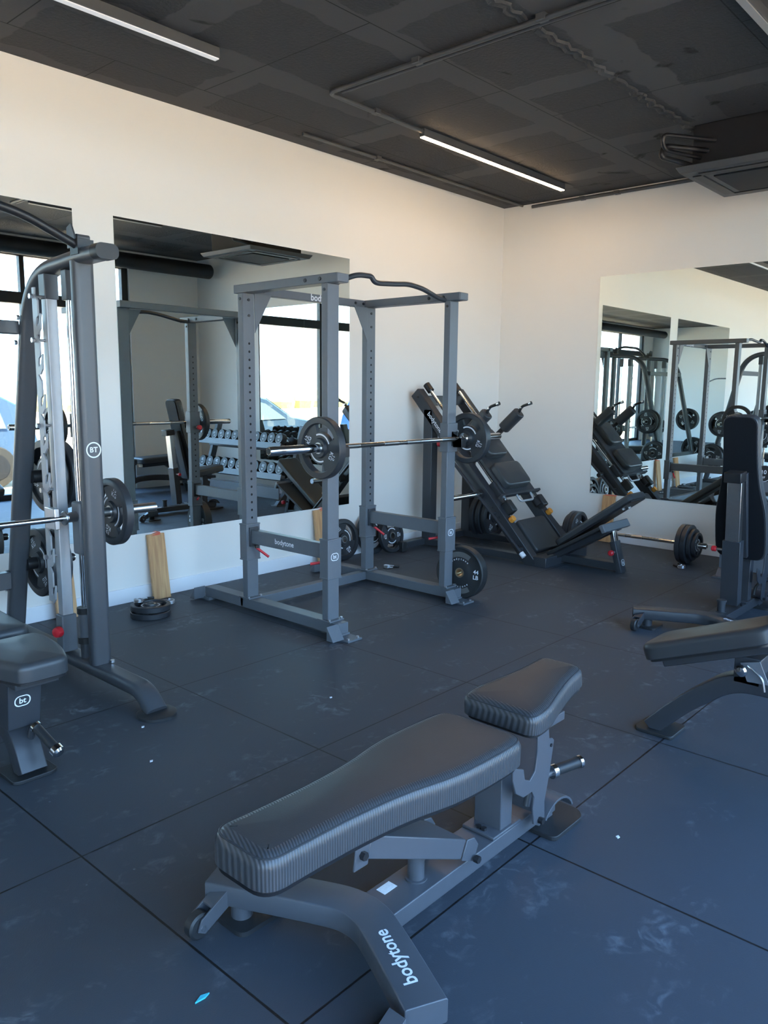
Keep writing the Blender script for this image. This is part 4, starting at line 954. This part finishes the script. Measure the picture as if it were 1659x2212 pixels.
# tilting platform and long pad
pv = V((0, -1.45, .085)); d2 = V((0, -.50, .30)).normalized(); n2 = V((0, .30, .50)).normalized()
PMx = Matrix(((1, 0, 0, 0), (0, d2.y, n2.y, pv.y), (0, d2.z, n2.z, pv.z), (0, 0, 0, 1)))
pl_ = MB().box((-1.43, .04, -.012), (-.99, .60, .014), m=PMx).build('foot_platform', M['rubber'], hk, .004)
MB().box((-1.435, .572, -.05), (-.985, .612, .018), m=PMx).build('platform_edge', M['frame'], pl_, .008)
MB().box((-1.32, .02, -.055), (-1.26, .58, -.012), m=PMx).box((-1.16, .02, -.055), (-1.10, .58, -.012), m=PMx).build('platform_frame', fd, pl_, .003)
d3 = V((0, -.69, .50)).normalized(); n3 = V((0, .50, .69)).normalized()
PM3 = Matrix(((1, 0, 0, 0), (0, d3.y, n3.y, -1.45), (0, d3.z, n3.z, .12), (0, 0, 0, 1)))
o = smooth_outline([(-1.29, .05), (-1.0, .05), (-1.0, .82), (-1.03, .845), (-1.26, .845), (-1.29, .82)], .05)
pb, pp = pad_mesh(o, .055, PM3, .02, False, .006); lp = pb.build('long_pad', [M['vinyl'], M['carbon']], hk)
MB().prism([(-1.275, .06), (-1.015, .06), (-1.015, .82), (-1.275, .82)], PM3 @ Tm(0, 0, -.012), .013).build('pad_board', M['plastic'], lp)
bolts([PM3 @ V((x, .70, -.012)) for x in (-1.2, -1.09)], -n3, .013, .012).build('bolt', M['zinc'], lp)
st = MB().sweep([(-1.195, -2.035, .0), (-1.195, -1.965, .25)], rrect(.095, .05, .005, 2), (1, 0, 0)).build('strut_sleeve', fm2, hk, .002)
MB().sweep([(-1.195, -1.97, .235), (-1.195, -1.94, .372)], rrect(.075, .034, .004, 2), (1, 0, 0)).build('sliding_strut', M['chrome'], st, .002)
MB().box((-1.25, -1.965, .355), (-1.14, -1.90, .385)).build('strut_hinge', M['plastic'], st, .004)
l = MB(); oval_logo(frame_m((-1.195, -2.0455, .085), (1, 0, 0), (0, .27, 1)), .06, .05, l); l.build('logo', M['white'], st, smooth=False)
k = MB().cyl((-1.24, -1.99, .17), (-1.30, -1.99, .17), .008).build('pin', M['zinc'], st)
MB().lathe([(0, 0), (.015, 0), (.024, .012), (.022, .032), (.012, .04), (0, .04)], (-1.285, -1.99, .17), (-1, 0, 0), 20).build('pull_knob', M['red'], k)
# plates on the low storage peg behind the machine
pk = MB().cyl((-.76, -.185, .235), (-.76, -.60, .235), .0235).build('storage_peg', M['chrome'], hk)
GH = 'plates on the rear peg of the leg machine'
for i, (y, D, nm) in enumerate(((-.375, .44, 'rearmost'), (-.44, .42, 'middle'), (-.50, .40, 'front'))):
    put_plate(D, .05, ('20', 'KG'), (-.76, y, .235), face((0, -1, 0), .5*i), '%s of the three plates hanging behind the leg machine in the corner' % nm, GH)

# ================================================================ barbell on the floor by the right wall
fbz = .166; fx = -.46
barbell('floor_barbell', 'barbell lying on the floor along the right wall under the mirror', (fx, -1.745, fbz), (0, 1, 0), .695, .474)
GB = 'plates on the floor barbell'
for i, (D, th, off) in enumerate(((.332, .042, .498), (.332, .042, .542), (.27, .032, .581), (.215, .028, .612))):
    put_plate(D, th, ('15', 'KG') if D > .3 else ('10', 'KG') if D > .25 else ('5', 'KG'), (fx, -1.745-off, fbz), face((0, -1, 0), .8*i), 'plate %s on the near end of the floor barbell' % ('counted first from inside', 'counted second from inside', 'counted third from inside, smaller', 'outermost and smallest')[i], GB)
    if i < 3: put_plate(D, th, ('15', 'KG') if D > .3 else ('10', 'KG'), (fx, -1.745+off, fbz), face((0, 1, 0), .8*i+1), 'plate %s on the far end of the floor barbell, behind the leg machine' % ('innermost', 'in the middle', 'outermost')[i], GB)

# ================================================================ dumbbell rack along the right wall
dr = thing('dumbbell_rack', 'grey two tier dumbbell rack along the right wall, seen in the mirror', 'dumbbell rack', (-.62, -3.62, 0))
Y0, Y1 = -4.48, -2.66
for y in (Y0+.05, Y1-.02):
    MB().prism([(-.60, .012), (-.70, .012), (-.40, .98), (-.32, .98), (-.40, .70)], frame_m((0, y+.03, 0), (1, 0, 0), (0, 0, 1)), .06).build('side_frame', M['frame_mid'], dr, .004)
    MB().box((-.86, y-.05, 0), (-.22, y+.05, .014)).prism([(-.70, .014), (-.84, .014), (-.66, .2)], frame_m((0, y+.03, 0), (1, 0, 0), (0, 0, 1)), .06).build('rack_foot', M['frame_mid'], dr, .002)
TIERS = ((-.60, .70), (-.60, .315))
for cx, cz in TIERS:
    m = Matrix.Translation((cx, 0, cz)) @ Matrix.Rotation(.30, 4, 'Y')
    MB().box((-.16, Y0, -.02), (-.10, Y1, .02), m=m).box((.10, Y0, -.02), (.16, Y1, .02), m=m).box((-.17, Y0, -.05), (-.16, Y1, .03), m=m).build('tier_rail', M['frame'], dr, .003)
MB().box((-.80, Y0, .06), (-.785, Y1, .20), m=Matrix.Translation((0, 0, .02))).build('kick_panel', M['frame'], dr, .003)
def dumbbell(r):
    t = thing('dumbbell', 'x', 'dumbbell'); hl = .055
    MB().cyl((-hl-.01, 0, 0), (hl+.01, 0, 0), .016).build('handle', M['chrome'], t, local=True)
    for s in (-1, 1):
        hd = MB().lathe([(0, hl), (r*.75, hl), (r, hl+.012), (r, hl+.07), (r*.9, hl+.082), (0, hl+.082)], (0, 0, 0), (s, 0, 0), 28).build('head', M['rubber'], t, local=True)
        m = frame_m((s*(hl+.0828), 0, 0), (0, s, 0), (0, 0, 1)); b = MB()
        b.text('kg', m @ Tm(0, -r*.28, 0), r*.38); b.text(str(10 if r < .08 else 20), m @ Tm(0, r*.22, 0), r*.58)
        b.ring(m, r*.74, r*.80, PI+.7, 2*PI-.7, 14)
        b.build('lettering', M['white'], hd, local=True, smooth=False)
    return t
protoD = {}
for ti, (cx, cz) in enumerate(TIERS):
    r = .074 if ti == 0 else .082; n = 12 if ti == 0 else 11
    for k in range(n):
        y = Y0+.10+k*(Y1-Y0-.2)/(n-1)
        if r not in protoD: o = protoD[r] = dumbbell(r)
        else: o = copy_tree(protoD[r])
        off = Matrix.Rotation(.30, 4, 'Y') @ V((0, 0, .02+r*.98))
        place(o, (cx+off.x, y, cz+off.z), (random.uniform(-.3, .3), .30, 0), 'black rubber dumbbell on the %s tier of the rack, %s from its window end' % (('upper', 'lower')[ti], 'first second third fourth fifth sixth seventh eighth ninth tenth eleventh twelfth'.split()[k]), 'dumbbells on the %s tier' % ('upper', 'lower')[ti])

# cable machine deeper in the room, seen through the mirrors
lm = thing('lat_pulldown_machine', 'dark cable pulldown machine deep in the room, seen in the right mirror', 'cable machine', (-12.3, -1.6, 0))
MB().box((-12.75, -2.0, 0), (-12.65, -1.0, .08)).box((-12.7, -1.56, .02), (-11.3, -1.46, .08)).build('base_frame', fm2, lm, .005)
for y in (-1.85, -1.20): MB().box((-12.74, y-.04, .08), (-12.66, y+.04, 2.15)).build('upright', fm2, lm, .005)
MB().box((-12.74, -1.9, 2.15), (-12.66, -1.1, 2.24)).box((-12.7, -1.57, 2.15), (-11.55, -1.47, 2.24)).build('top_arm', fm2, lm, .005)
MB().box((-12.68, -1.72, .12), (-12.56, -1.30, 1.75)).build('weight_shroud', M['shirt'], lm, .02)
MB().cyl((-11.62, -1.52, 2.15), (-11.62, -1.52, 1.75), .004).build('cable', M['plastic'], lm)
MB().tube(bend([(-11.62, -2.05, 1.66), (-11.62, -1.85, 1.75), (-11.62, -1.19, 1.75), (-11.62, -.99, 1.66)], .08), .014).build('pull_bar', M['chrome'], lm)
o = smooth_outline([(-.2, -.18), (.2, -.18), (.2, .18), (-.2, .18)], .07); pb, pp = pad_mesh(o, .07, Tm(-11.7, -1.52, .46), .025, False); pb.build('seat_pad', [M['vinyl'], M['carbon']], lm)
MB().box((-11.73, -1.56, .08), (-11.65, -1.48, .46)).box((-11.95, -1.55, .08), (-11.88, -1.49, .68)).build('seat_post', fm2, lm, .004)
MB().cyl((-11.91, -1.80, .68), (-11.91, -1.24, .68), .06).build('thigh_roller', M['vinyl'], lm)

# small litter on the floor
b = MB().prism([(-.022, -.004), (0, .006), (.02, -.002), (.004, -.007)], Tm(-6.13, -3.31, .0), .004); tag(b.build('plastic_scrap', M['cyan']), 'tiny cyan scrap on the floor at the lower left of the bench', 'scrap')
for (x, y), lb in zip(((-5.403, -1.846), (-4.80, -3.735), (-5.55, -2.15), (-4.62, -2.2)), ('by the front foot of the smith machine', 'on the floor joint near the front foot of the lying bench', 'on the floor right of the bench at the left edge', 'on the open floor between the smith machine and the lying bench')):
    b = MB().prism([(-.008, -.004), (.003, -.006), (.009, .002), (-.002, .006)], Tm(x, y, 0), .003); tag(b.build('paper_scrap', M['white']), 'tiny white scrap ' + lb, 'scrap', 'white floor scraps')

# ================================================================ light
w = bpy.data.worlds.new('daylight'); scn.world = w; w.use_nodes = True; nt = w.node_tree; nt.nodes.clear(); L = nt.links.new
out = nt.nodes.new('ShaderNodeOutputWorld'); bg = nt.nodes.new('ShaderNodeBackground'); tc = nt.nodes.new('ShaderNodeTexCoord'); sp = nt.nodes.new('ShaderNodeSeparateXYZ')
cr = nt.nodes.new('ShaderNodeValToRGB'); e = cr.color_ramp.elements
e[0].position = .0; e[0].color = (.64, .83, 1.0, 1); e[1].position = .75; e[1].color = (.22, .46, 1.0, 1)
m1 = e.new(.18); m1.color = (.43, .68, 1.0, 1)
L(tc.outputs['Generated'], sp.inputs[0]); L(sp.outputs['Z'], cr.inputs['Fac']); L(cr.outputs['Color'], bg.inputs['Color'])
bg.inputs['Strength'].default_value = 3.2; L(bg.outputs[0], out.inputs['Surface'])
sd = bpy.data.lights.new('sun', 'SUN'); sd.energy = 17.; sd.color = (1., .79, .56); sd.angle = .009
so_ = bpy.data.objects.new('sun', sd); col.objects.link(so_); so_.location = (0, 8, 20)
so_.rotation_euler = V((-.55, .50, 1.0)).to_track_quat('Z', 'Y').to_euler()
scn.view_settings.view_transform = 'Standard'; scn.view_settings.look = 'None'; scn.view_settings.gamma = 1.; scn.view_settings.use_curve_mapping = False
scn.view_settings.exposure = 1.82
scn.cycles.max_bounces = 12; scn.cycles.diffuse_bounces = 8; scn.cycles.glossy_bounces = 6; scn.cycles.transparent_max_bounces = 12
scn.cycles.sample_clamp_indirect = 8.
